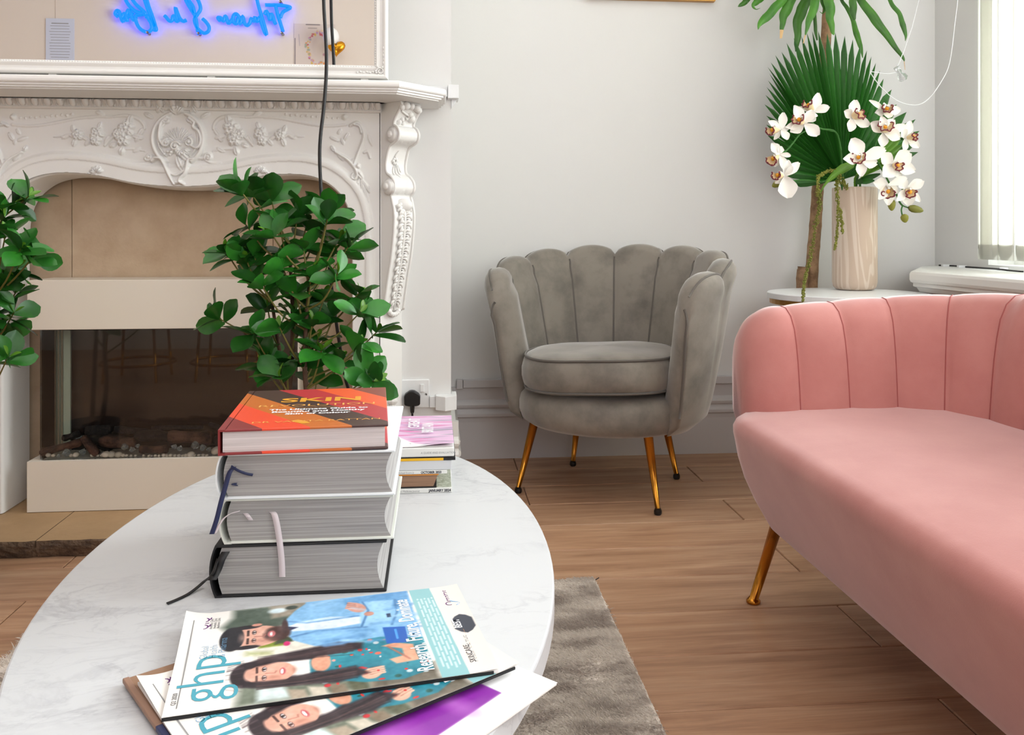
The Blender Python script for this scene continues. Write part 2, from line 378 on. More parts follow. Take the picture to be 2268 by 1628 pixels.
# ------------------------------------------------------------------ room
XL, XR, YF, YB, ZC = -3.0, 1.925, -1.3, 3.09, 3.05
BY = 2.53; BX0, BX1 = -1.50, 0.046     # chimney breast
fl = MB(); fl.box(XL, XR, YF, YB, -.05, -.013); floor = struct(fl, 'floor', m_floor)
floor['label'] = 'light oak plank floor'
row = 0; y = 3.096
while y > YF:
    x = .885 - (0 if row % 2 == 1 else .6) + 1.2 * 2; y0 = max(y - .187, YF)
    while x > XL:
        x1 = min(x, XR); x0 = max(x - 1.2, XL)
        if x1 - x0 > .02:
            mb = MB(); g = .0012; X0, X1, Y0, Y1 = x0 + g, x1 - g, y0 + g, min(y, YB) - g; c = .0022; z = 0
            mb.add([(X0, Y0, -.012), (X1, Y0, -.012), (X1, Y1, -.012), (X0, Y1, -.012), (X0, Y0, -c), (X1, Y0, -c), (X1, Y1, -c), (X0, Y1, -c),
                    (X0 + c, Y0 + c, 0), (X1 - c, Y0 + c, 0), (X1 - c, Y1 - c, 0), (X0 + c, Y1 - c, 0)],
                   [(0, 1, 5, 4), (1, 2, 6, 5), (2, 3, 7, 6), (3, 0, 4, 7), (4, 5, 9, 8), (5, 6, 10, 9), (6, 7, 11, 10), (7, 4, 8, 11), (8, 9, 10, 11)])
            part(mb, 'plank', m_floor, floor, smooth=False, loc=((X0 + X1) / 2, (Y0 + Y1) / 2, 0))
        x -= 1.2
    y -= .187; row += 1
struct(MB().box(XL, XR, YF, YB, ZC, ZC + .1), 'ceiling', m_ceil)
struct(MB().box(BX1 - .02, XR + .25, YB, YB + .12, -.05, ZC), 'wall_back', m_wall)
struct(MB().box(XL - .1, BX0 + .02, YB, YB + .12, -.05, ZC), 'wall_back_alcove', m_wall)
struct(MB().box(XL - .1, XL, YF, YB, -.05, ZC), 'wall_left', m_rearwall)
fw = MB(); fw.box(XL - .1, -2.535, YF - .1, YF - .003, -.05, ZC); fw.box(-2.533, XR + .25, YF - .1, YF, -.05, ZC)
struct(fw, 'wall_front', m_rearwall)
# chimney breast with a hole for the fireplace
br = MB(); br.box(BX0, -1.24, BY, YB + .1, -.05, ZC); br.box(-.20, BX1, BY, YB + .1, -.05, ZC); br.box(-1.24, -.20, BY, YB + .1, 1.04, ZC)
br.box(-1.24, -.20, 2.665, YB + .1, -.05, 1.04)
struct(br, 'wall_breast', m_wall)
# right wall with window opening
WZ0, WZ1, WY0, WY1 = .715, 2.75, .25, 2.775
rw = MB(); rw.box(XR, XR + .25, WY1, YB, -.05, ZC); rw.box(XR, XR + .25, YF, WY0, -.05, ZC)
rw.box(XR, XR + .25, WY0, WY1, -.05, WZ0); rw.box(XR, XR + .25, WY0, WY1, WZ1, ZC)
struct(rw, 'wall_right', m_wall)
# window
wf = MB(); X0, X1 = XR + .10, XR + .16
for a, b in ((WY0, WY0 + .06), (WY1 - .06, WY1), (1.48, 1.54)): wf.box(X0, X1, a, b, WZ0, WZ1)
for a, b in ((WZ0, WZ0 + .07), (WZ1 - .06, WZ1), (1.70, 1.75)): wf.box(X0 + .002, X1 - .002, WY0 + .06, WY1 - .06, a, b)
win = struct(wf, 'window_1', m_white); win['label'] = 'tall sash window behind the vertical blind'
for a, b in ((WY0 + .06, 1.48), (1.54, WY1 - .06)):
    for c, d in ((WZ0 + .07, 1.70), (1.75, WZ1 - .06)):
        part(MB().box(X0 + .025, X0 + .031, a, b, c, d), 'pane', m_pane, win, smooth=False)
# window seat / sill unit with a splayed end
def sill_ring(i, z):
    return [(XR, .10, z), (1.565 + i, .10, z), (1.565 + i, 2.655 - .42 * i, z), (1.84 + .35 * i, 3.05 - .6 * i, z), (XR, 3.055 - .6 * i, z)]
ws = thing('window_seat', 'white panelled boxed window sill with moulded lip under the window', 'window sill', (1.75, 1.6, 0))
P = [sill_ring(i, z) for i, z in ((.055, .60), (.048, .612), (.040, .618), (.040, .626), (.028, .632), (.020, .645), (.010, .650), (.010, .660), (.003, .664), (0, .672), (0, .690), (.004, .698), (.014, .701))]
mb = MB(); mb.grid(P, cv=True, flip=True); mb.f.append(tuple((len(P) - 1) * 5 + k for k in range(5))); part(mb, 'sill', m_white, ws, smooth=False, fixn=True)
P = [sill_ring(.07, 0), sill_ring(.07, .60)]; mb = MB(); mb.grid(P, cv=True, flip=True); part(mb, 'box_body', m_white, ws, smooth=False, fixn=True)
mb = MB()
for y0 in (.2, .82, 1.44, 2.06):
    for a, b, c, d in ((y0, y0 + .52, .56, .575), (y0, y0 + .52, .12, .135), (y0, y0 + .015, .135, .56), (y0 + .505, y0 + .52, .135, .56)): mb.box(1.622, 1.637, a, b, c, d)
part(mb, 'panel_moulding', m_white, ws, smooth=False)
# cable clipped along the sill
cb = thing('sill_cable', 'thin black cable clipped along the back of the white sill', 'cable', (1.90, 2.9, .70))
pts = catmull([(1.905, 3.03, .704), (1.91, 2.95, .705), (1.908, 2.86, .704), (1.905, 2.78, .704), (1.88, 2.66, .705), (1.86, 2.56, .703), (1.85, 2.50, .703)], 6)
part(MB().tube(pts, .0032, 6), 'cable', m_black, cb)
for yy in (2.97, 2.875, 2.655): part(MB().box(1.882, 1.913, yy, yy + .012, .7015, .7095), 'clip', m_trunk, cb, smooth=False)
cb2 = thing('sill_end_line', 'black wire running down the splayed end of the sill unit', 'cable', (1.80, 2.93, .3))
part(MB().tube([(1.700, 2.70, .655), (1.693, 2.70, .60), (1.70, 2.69, .45), (1.70, 2.69, .25)], .003, 6), 'line', m_black, cb2)  # thin black tube drawing a dark line down the splayed end
# vertical blind
bl = thing('vertical_blind', 'off-white fabric vertical blind hanging in the window', 'blind', (1.88, 1.5, .74))
part(MB().box(1.855, 1.905, WY0 + .02, WY1 - .005, WZ1 - .05, WZ1 - .01), 'headrail', m_trunk, bl, smooth=False)
def slat(yc, ang, wd=.089, z0=.735):
    ca, sa = math.cos(ang), math.sin(ang); P = []
    for z in (z0, z0 + .05, WZ1 - .05):
        P.append([(1.88 + (u * ca - .006 * (1 - (2 * u / wd) ** 2) * sa), yc + u * sa + .006 * (1 - (2 * u / wd) ** 2) * ca, z) for u in np.linspace(-wd / 2, wd / 2, 6)])
    s = part(MB().grid(P), 'blind_slat', m_fabricblind, bl)
    sm = s.modifiers.new('th', 'SOLIDIFY'); sm.thickness = .0008
    wv = MB(); P = []
    for k in range(13):
        a = math.pi * k / 12; u = -.040 * math.cos(a); P.append([(1.88 + u * ca - .0015 * sa * q, yc + u * sa + .0015 * ca * q, z0 + .052 - .012 - .04 * math.sin(a) if bot else z0 + .052) for bot in (0, 1) for q in (-1, 1)])
    part(wv.grid(P), 'blind_weight', m_trunk, s)
slat(2.728, R(84)); slat(2.700, R(97)); slat(2.622, R(86)); slat(2.540, R(84)); slat(2.46, R(80))
yy = 2.36
while yy > WY0 + .1: slat(yy, R(28)); yy -= .10
# blind cord with a clear weight
cdl = thing('blind_cord', 'white blind cord looping in front of the palm leaf with a clear plastic weight', 'blind cord', (1.52, 2.60, 1.34))
Yc = 2.60
def Q(L, Y): return [ony(x, y, Y) for x, y in L]
top = ony(2035, 0, Yc)
part(MB().tube([Vector((1.87, 2.66, 2.70)), top + Vector((.10, .01, .45)), top] + Q([(2020, 60), (2003, 110), (1986, 152)], Yc), .0013, 6), 'cord', m_cord, cdl)
part(MB().tube(catmull(Q([(1990, 160), (1965, 163), (1940, 160), (1929, 160), (1935, 172), (1955, 197), (1985, 222), (2015, 232), (2040, 230), (2063, 212), (2085, 180), (2100, 150), (2108, 110), (2115, 50), (2121, 0), (2124, -60)], Yc) + [Vector((1.80, 2.64, 2.2)), Vector((1.875, 2.67, 2.70))], 4), .0013, 6), 'cord', m_cord, cdl)
p0, p1 = ony(1985, 148, Yc), ony(2003, 178, Yc)
dv = (p1 - p0)
part(MB().tube([p0, p0 + dv * .35, p0 + dv * .45, p0 + dv * .6, p0 + dv * .85, p1], [.010, .008, .007, .013, .016, .009], 14), 'cord_weight', m_clear, cdl, label='clear plastic cord weight')

# skirting of the alcove
def skirt_profile():
    return [(0, 0), (.022, 0), (.022, .135), (.024, .150), (.030, .156), (.030, .166), (.022, .176), (.019, .182), (.026, .190), (.028, .198), (.022, .207), (.014, .216), (.014, .262), (0, .262)]
mb = MB(); mb.prism([(d, z) for d, z in skirt_profile()], lambda d, z, t: (t, YB - d, z), BX1, XR - .0); bb = struct(mb, 'baseboard_back', m_skirt, fixn=True)
mb = MB(); mb.prism([(d, z) for d, z in skirt_profile()], lambda d, z, t: (BX1 + d, t, z), BY + .0, YB - .03)
mb.prism([(d, z) for d, z in skirt_profile()], lambda d, z, t: (t, BY - d, z), -.095, BX1 + .022)
struct(mb, 'baseboard_breast', m_white, fixn=True)
mb = MB(); mb.prism([(d, z) for d, z in skirt_profile()], lambda d, z, t: (XR - d, t, z), WY1 + .3, YB - .02); struct(mb, 'baseboard_right', m_skirt, fixn=True)
# plastic trunking along the skirting top, the breast and the mantel
tr = thing('cable_trunking', 'white plastic cable trunking along the top of the tall skirting', 'trunking', (.6, YB - .02, .27))
part(MB().box(.10, 1.62, YB - .026, YB - .0005, .262, .289), 'duct', m_skirt, tr, smooth=False, bevel=.001)
part(MB().box(BX1 + .03, .098, YB - .030, YB - .0005, .258, .291), 'duct_joint', m_skirt, tr, smooth=False, bevel=.001)
tr = thing('corner_trunking', 'short white trunking wrapping the chimney breast corner beside the socket', 'trunking', (BX1, BY - .01, .32))
part(MB().box(-.018, .0, BY - .016, BY - .0005, .305, .338), 'duct', m_trunk, tr, smooth=False, bevel=.001)
mb = MB(); mb.prism([(.0, BY - .030), (.028, BY - .050), (.062, BY - .028), (.062, BY + .04), (BX1 + .001, BY + .04), (BX1 + .001, BY - .0005), (.0, BY - .0005)], lambda a, b, t: (a, b, t), .300, .342)
part(mb, 'duct_corner', m_trunk, tr, smooth=False, bevel=.001, fixn=True)
tr = thing('mantel_trunking', 'small white trunking corner at the end of the mantel shelf', 'trunking', (BX1, BY - .01, 1.25))
part(MB().box(-.03, .035, BY - .018, BY - .0005, 1.232, 1.262), 'duct', m_trunk, tr, smooth=False, bevel=.001)
part(MB().box(.036, .068, BY - .030, BY + .05, 1.226, 1.266), 'duct_corner', m_trunk, tr, smooth=False, bevel=.001)
mb = MB(); mb.prism([(BX1 + .001, 1.226), (.062, 1.226), (BX1 + .001, 1.200)], lambda a, b, t: (a, t, b), BY - .005, BY + .04); part(mb, 'clip', m_trunk, tr, smooth=False, fixn=True)

# ------------------------------------------------------------------ hearth and fireplace back
he = MB(); he.box(-1.62, .0, 2.245, 2.62, 0.0005, .02); hearth = struct(he, 'hearth', m_stoneface); hearth['label'] = 'raised stone hearth in front of the fireplace'
xs = [-1.62, -1.008, -.44, -.10]
rng = random.Random(3)
for a, b in zip(xs[:-1], xs[1:]):
    mb = MB(); top = []; n = 26; g = .0012
    front = [(a + g + (b - a - 2 * g) * k / n, 2.224 + rng.uniform(-.0035, .003)) for k in range(n + 1)]
    for k in range(n):
        (xa, ya), (xb, yb) = front[k], front[k + 1]
        mb.add([(xa, ya, .0455), (xb, yb, .0455), (xb, 2.625, .0455), (xa, 2.625, .0455)], [(0, 1, 2, 3)])
        for zz0, zz1, d0, d1 in ((.0455, .040, 0, -.003), (.040, .022, -.003, -.001 + rng.uniform(-.002, .002)), (.022, .012, -.001, .006), (.012, .0015, .006, .010)):
            pass
    rows = []
    for z, d in ((.0455, 0), (.0425, -.0015), (.034, -.002), (.024, .0), (.015, .004), (.0012, .010)):
        rows.append([(x, yv + d + (rng.uniform(-.0022, .0022) if 0.003 < z < .044 else 0), z + (rng.uniform(-.0015, .0) if .03 < z < .044 else 0)) for x, yv in front])
    mb2 = MB().grid(rows)
    t = part(mb, 'hearth_tile', m_stoneedge, hearth, smooth=False, loc=((a + b) / 2, 2.42, .045), fixn=True)
    part(mb2, 'tile_front_edge', m_stoneface, t, smooth=False)
    part(MB().add([(a + g, 2.224, .0455), (a + g, 2.62, .0455), (a + g, 2.62, .001), (a + g, 2.235, .001), (b - g, 2.224, .0455), (b - g, 2.62, .0455), (b - g, 2.62, .001), (b - g, 2.235, .001)], [(0, 1, 2, 3), (4, 7, 6, 5)]), 'tile_side', m_stoneface, t, smooth=False)
fb = thing('fireplace_slip', 'flat limestone panels lining the back of the fireplace opening', 'stone panel', (-.72, 2.63, .046)); 
for a, b in ((-1.236, -1.0855), (-1.084, -.496), (-.4945, -.204)):
    part(MB().box(a, b, 2.622, 2.66, .0465, 1.035), 'stone_panel', m_stone, fb, smooth=False, bevel=.0015, loc=((a + b) / 2, 2.64, .05))

# ------------------------------------------------------------------ carved mantelpiece
sur = thing('mantelpiece', 'ornate white carved rococo mantelpiece framing the fire', 'fireplace', (-.7175, 2.48, .0))
XC = -.7175
half = [(.4775, .047), (.4775, .30), (.4775, .60), (.4765, .80), (.470, .875), (.450, .925), (.412, .962), (.37, .981), (.31, .989), (.225, .982), (.13, .962), (.06, .954)]
arch = [(XC - a, z) for a, z in half] + [(XC, .952)] + [(XC + a, z) for a, z in reversed(half)]
arch = np.array(catmull(arch, 10))
tng = np.gradient(arch, axis=0); tng /= np.linalg.norm(tng, axis=1)[:, None]
nrm = np.stack([-tng[:, 1], tng[:, 0]], 1)     # outward (away from opening)
prof = [(0, 2.60), (0, 2.455), (.0018, 2.448), (.006, 2.4445), (.0105, 2.448), (.012, 2.4555), (.018, 2.461), (.026, 2.458), (.032, 2.450), (.036, 2.4435), (.040, 2.4405), (.046, 2.441)]
P = [[(p[0] + n[0] * o, y, max(p[1] + n[1] * o, .0465)) for o, y in prof] for p, n in zip(arch, nrm)]
part(MB().grid(P, flip=True), 'opening_moulding', m_plaster, sur)
# carved relief as a height field
def XZ(px, py):
    q = ony(px, py, 2.44); return np.array([q.x, q.z])
K = np.linalg.norm(XZ(401, 300) - XZ(400, 300))   # metres per pixel on the frieze
gx = np.arange(-1.272, -.160, .00165); gz = np.arange(.45, 1.181, .00165)
GX, GZ = np.meshgrid(gx, gz, indexing='ij'); Hh = np.zeros_like(GX)
def sl(x0, x1, z0, z1):
    return slice(*np.searchsorted(gx, (x0, x1))), slice(*np.searchsorted(gz, (z0, z1)))
def dist_poly(pts, pad):
    pts = np.array(pts); s = sl(pts[:, 0].min() - pad, pts[:, 0].max() + pad, pts[:, 1].min() - pad, pts[:, 1].max() + pad)
    X, Z = GX[s], GZ[s]; D = np.full(X.shape, 9.0); T = np.zeros(X.shape); n = len(pts) - 1
    for i in range(n):
        a, b = pts[i], pts[i + 1]; d = b - a; l2 = d @ d + 1e-12
        t = np.clip(((X - a[0]) * d[0] + (Z - a[1]) * d[1]) / l2, 0, 1)
        q = np.hypot(X - a[0] - t * d[0], Z - a[1] - t * d[1]); m = q < D; D[m] = q[m]; T[m] = ((i + t) / n)[m]
    return s, D, T
def put(s, h, add=False):
    Hh[s] = Hh[s] + h if add else np.maximum(Hh[s], h)
def ridge(px, wpx, h, taper=0, smooth=True, add=False):
    P = [XZ(*p) for p in px]; P = catmull(P, 8) if smooth and len(P) > 2 else P
    w0 = wpx * K; s, D, T = dist_poly(P, w0)
    w1 = w0 * (1 - taper * np.abs(2 * T - 1) ** 1.5) if taper != 'end' else w0 * (1 - .85 * T)
    put(s, h * np.sqrt(np.clip(1 - (D / np.maximum(w1, 1e-4)) ** 2, 0, 1)), add)
def bead(x, y, r, h, ry=None):
    c = XZ(x, y); rx = r * K; rz = (ry or r) * K; s = sl(c[0] - rx, c[0] + rx, c[1] - rz, c[1] + rz)
    put(s, h * np.sqrt(np.clip(1 - ((GX[s] - c[0]) / rx) ** 2 - ((GZ[s] - c[1]) / rz) ** 2, 0, 1)))
def leaf(x, y, L, W, ang, h):
    """leaf from base (x,y) going along ang (deg, image sense: 0 right, 90 up)"""
    c = XZ(x, y); L *= K; W *= K; a = R(ang); d = np.array([math.cos(a), math.sin(a)]); s = sl(c[0] - L, c[0] + L, c[1] - L, c[1] + L)
    u = ((GX[s] - c[0]) * d[0] + (GZ[s] - c[1]) * d[1]) / L; v = (-(GX[s] - c[0]) * d[1] + (GZ[s] - c[1]) * d[0]) / W
    prof = np.clip(4 * u * (1 - u), 0, 1) ** .6 * (u > 0) * (u < 1); r = np.clip(1 - (v / np.maximum(prof, 1e-3)) ** 2, 0, 1) * (prof > 0)
    put(s, h * np.sqrt(r) * (.55 + .45 * np.minimum(1, np.abs(v) * 3)) * (.6 + .4 * np.sin(np.clip(u, 0, 1) * math.pi)))
def volute(x, y, r, w_, h, a0=0, turns=1.5, d=1):
    pts = []
    for k in range(int(turns * 14) + 1):
        t = k / (turns * 14); a = R(a0) + d * t * turns * 2 * math.pi; q = r * (1 - .8 * t); pts.append((x + q * math.cos(a), y - q * math.sin(a)))
    ridge(pts, w_, h, smooth=False); bead(x, y, w_ * 1.1, h * 1.2)
def flower(x, y, r, h, n=5, a0=0):
    for k in range(n): leaf(x, y, r, r * .42, a0 + 360 * k / n, h)
    bead(x, y, r * .28, h * 1.35)
    for k in range(n): bead(x + r * .55 * math.cos(R(a0 + 360 * k / n)), y - r * .55 * math.sin(R(a0 + 360 * k / n)), r * .16, h * 1.1)
# raised band around the opening
A2 = arch[::3]; s, D, T = dist_poly(A2, .09)
inside = np.zeros(GX.shape, bool)
zarch = np.interp(gx, arch[:, 0][(arch[:, 1] > .80)], arch[:, 1][(arch[:, 1] > .80)], left=0, right=0)
ins = (GZ < zarch[:, None]) & (np.abs(GX - XC) < .4775)
DD = np.full(GX.shape, 9.0); DD[s] = D; DD[ins] *= -1
band = .0055 * (1 - 1 / (1 + np.exp(-(DD - .062) / .0014))) + .0016 * np.sin(np.clip((DD - .036) / .026, 0, 1) * math.pi)
Hh += np.where(DD > 0, band, 0)
# long thin panel lines and scrolls (both sides)
def both(f): f(lambda x: x); f(lambda x: 790 - x)
for mir in (0, 1):
    m = (lambda x: x) if not mir else (lambda x: 790 - x + 2)
    q = lambda L: [(m(a), b) for a, b in L]; dA = (lambda a: a) if not mir else (lambda a: 180 - a)
    ridge(q([(545, 259), (580, 258), (620, 262), (660, 270), (700, 277), (735, 279), (765, 276)]), 3.2, .0032)
    ridge(q([(545, 259), (520, 256), (500, 258), (484, 264), (474, 276), (472, 286)]), 4.5, .004, .5)
    leaf(m(474, ), 284, 22, 6, dA(-55), .005); bead(m(763), 259, 7, .007)
    leaf(m(560), 256, 22, 5, dA(25), .005); leaf(m(600), 261, 26, 4, dA(170), .0035)
    for k in range(11): bead(m(633 + k * 11.5), 253 + k * .8 + 1.5 * (k % 2), 3.2 - .12 * k, .0032); 
    # garland of flowers
    flower(m(512), 284, 20, .010, 5, 90); flower(m(519), 309, 17, .012, 5, 20); flower(m(530), 297, 14, .010, 6)
    leaf(m(520), 325, 20, 7, dA(-75), .008); leaf(m(506), 276, 24, 7, dA(100), .008); leaf(m(500), 300, 26, 6, dA(195), .006)
    leaf(m(534), 318, 18, 7, dA(-20), .007)
    ridge(q([(540, 302), (552, 312), (560, 322)]), 4, .005, .3); leaf(m(548), 300, 24, 6, dA(-60), .006)
    flower(m(577), 296, 17, .010, 5, 60); flower(m(580), 311, 13, .010, 5, 10); leaf(m(574), 285, 16, 5, dA(110), .006); leaf(m(590), 306, 22, 5, dA(-50), .006)
    flower(m(620), 299, 14, .009, 5, 100); leaf(m(628), 294, 18, 5, dA(75), .007); leaf(m(624), 306, 20, 6, dA(-70), .007); leaf(m(612), 300, 20, 5, dA(215), .005)
    ridge(q([(632, 302), (640, 299), (648, 305), (656, 302), (664, 303), (674, 303)]), 3.6, .005, 'end'); leaf(m(636), 298, 22, 5, dA(-25), .005)
    ridge(q([(470, 335), (490, 331), (515, 330), (530, 333)]), 2.4, .0025, .6); leaf(m(480), 327, 20, 5, dA(-30), .004); leaf(m(482), 300, 18, 5, dA(-55), .006)
    # scrolls beside the cartouche
    volute(m(462), 348, 9, 3.4, .007, 200, 1.3, 1 if mir else -1)
    ridge(q([(455, 355), (470, 361), (490, 361)]), 3.4, .004, .3)
    ridge(q([(452, 352), (440, 350), (430, 352), (422, 358)]), 4.4, .006, .2)
    # corner ornament
    ridge(q([(743, 337), (755, 344), (768, 352), (780, 364), (789, 378), (791, 390), (786, 397), (779, 393), (781, 386)]), 4.6, .0075, .35)
    leaf(m(741), 336, 16, 5, dA(120), .007); leaf(m(746), 340, 24, 4, dA(-45), .005)
    ridge(q([(776, 290 - 12), (790, 272), (800, 280), (806, 296), (804, 312), (797, 330), (790, 348), (784, 364)]), 5.0, .0065, .25)
    ridge(q([(783, 276), (796, 281), (800, 296)]), 2.2, .008, .4)
    leaf(m(730), 303, 26, 4.5, dA(-22), .005); leaf(m(748), 298, 16, 4, dA(60), .0045); leaf(m(762), 312, 22, 5, dA(60), .006); leaf(m(756), 306, 16, 4, dA(-70), .005)
    leaf(m(815), 297, 30, 4, dA(-70), .004); ridge(q([(806, 338), (815, 336), (820, 350)]), 4, .005, .4)
    leaf(m(784), 372, 34, 7, dA(-52), .008); leaf(m(780), 352, 24, 6, dA(-75), .007); bead(m(793), 368, 6, .009); bead(m(797), 384, 4.5, .008)
    for k, (dx, L, an) in enumerate(((0, 34, -100), (3, 44, -80), (6, 38, -62), (2, 30, -45), (0, 24, -120), (4, 58, -72))): leaf(m(796 + dx), 394 + k, L, 4, dA(an), .006)
    # little shell on the opening moulding
    for k in range(5): leaf(m(577), 383, 17, 4.2, dA(160 - 35 * k), .012)
    leaf(m(585), 378, 26, 4, dA(-38), .010)
# central cartouche
cx, cy = 396, 308
def ell(rx, ry, a0, a1, n=30, ox=0, oy=0): return [(cx + ox + rx * math.cos(R(a0 + (a1 - a0) * k / n)), cy + oy - ry * math.sin(R(a0 + (a1 - a0) * k / n))) for k in range(n + 1)]
c0 = XZ(cx, cy); s = sl(c0[0] - .09, c0[0] + .09, c0[1] - .10, c0[1] + .10)
rr = np.hypot((GX[s] - c0[0]) / (56 * K), (GZ[s] - c0[1]) / (60 * K)); put(s, .006 * np.sqrt(np.clip(1 - rr ** 2, 0, 1)) + .0)
ridge(ell(56, 58, 108, 238), 6, .012, .2, False); ridge(ell(56, 58, 72, -58), 6, .012, .2, False)
ridge(ell(44, 46, 120, 235), 3, .010, .3, False); ridge(ell(44, 46, 60, -55), 3, .010, .3, False)
ridge([(420, 262), (432, 272), (430, 282), (440, 290), (446, 302), (446, 318), (438, 328), (426, 324)], 5, .013, .3)
ridge([(372, 262), (360, 272), (356, 290), (356, 308), (364, 322), (372, 324)], 5, .013, .3)
volute(371, 318, 9, 3.2, .013, 90, 1.4, 1); volute(420, 316, 10, 3.2, .013, 90, 1.4, -1); volute(391, 325, 11, 3.6, .015, 20, 1.4, 1); volute(368, 266, 8, 3, .011, 0, 1.2, -1); volute(424, 264, 8, 3, .011, 180, 1.2, 1)
for k in range(9): leaf(396, 318, 44, 5, 22 + 17 * k, .009)
for k in range(5): leaf(392, 254, 26, 6, 50 + 20 * k, .011)
bead(386, 238, 6, .012, 9); bead(394, 232, 5, .012, 10)
for a in (-1, 1):
    leaf(392 + a * 44, 250, 28, 7, 90 + a * 25, .009); leaf(392 + a * 52, 262, 24, 6, 90 - a * 60, .007); leaf(392 + a * 30, 250, 22, 5, 90 - a * 20, .008)
for k in range(9): bead(366 + k * 5.5 + rng.uniform(-2, 2), 336 + rng.uniform(-8, 8), rng.uniform(3, 5), .013)
for k in range(6): leaf(404, 330, 22, 5, -10 - 28 * k, .013)
leaf(392, 345, 40, 9, -68, .014); leaf(400, 340, 30, 8, -40, .012); leaf(408, 352, 26, 7, -100, .013)
ridge([(345, 350), (358, 352), (366, 364), (374, 382), (382, 398), (388, 408)], 5, .013, .25)
ridge([(432, 352), (420, 354), (416, 368), (412, 384), (402, 394), (399, 402), (408, 408)], 5, .013, .25)
ridge([(345, 350), (338, 356)], 5, .010); bead(335, 350, 6, .008)
ridge([(378, 384), (392, 388), (408, 380)], 4, .010); bead(392, 404, 9, .012, 6); leaf(360, 372, 24, 4, -60, .006)
bottoms = (DD > -.9) & (DD < .036)
# fade the relief where the opening moulding takes over, keep ornaments that overlap it
Yf = 2.442 - Hh * np.where(Hh > .0063, 1.55, 1.25)
mask = DD > .030
orn = (DD > .004) & (Hh > .0045) & (DD <= .030)
keep = (mask | orn)
idx = -np.ones(GX.shape, int); idx[keep] = np.arange(keep.sum())
q = np.stack([idx[:-1, :-1], idx[1:, :-1], idx[1:, 1:], idx[:-1, 1:]], -1).reshape(-1, 4); q = q[(q >= 0).all(1)]
mb = MB(); mb.v = np.stack([GX[keep], Yf[keep], GZ[keep]], -1).tolist(); mb.n = len(mb.v); mb.f = [tuple(r) for r in q.tolist()]
part(mb, 'carved_frieze', m_plaster, sur)
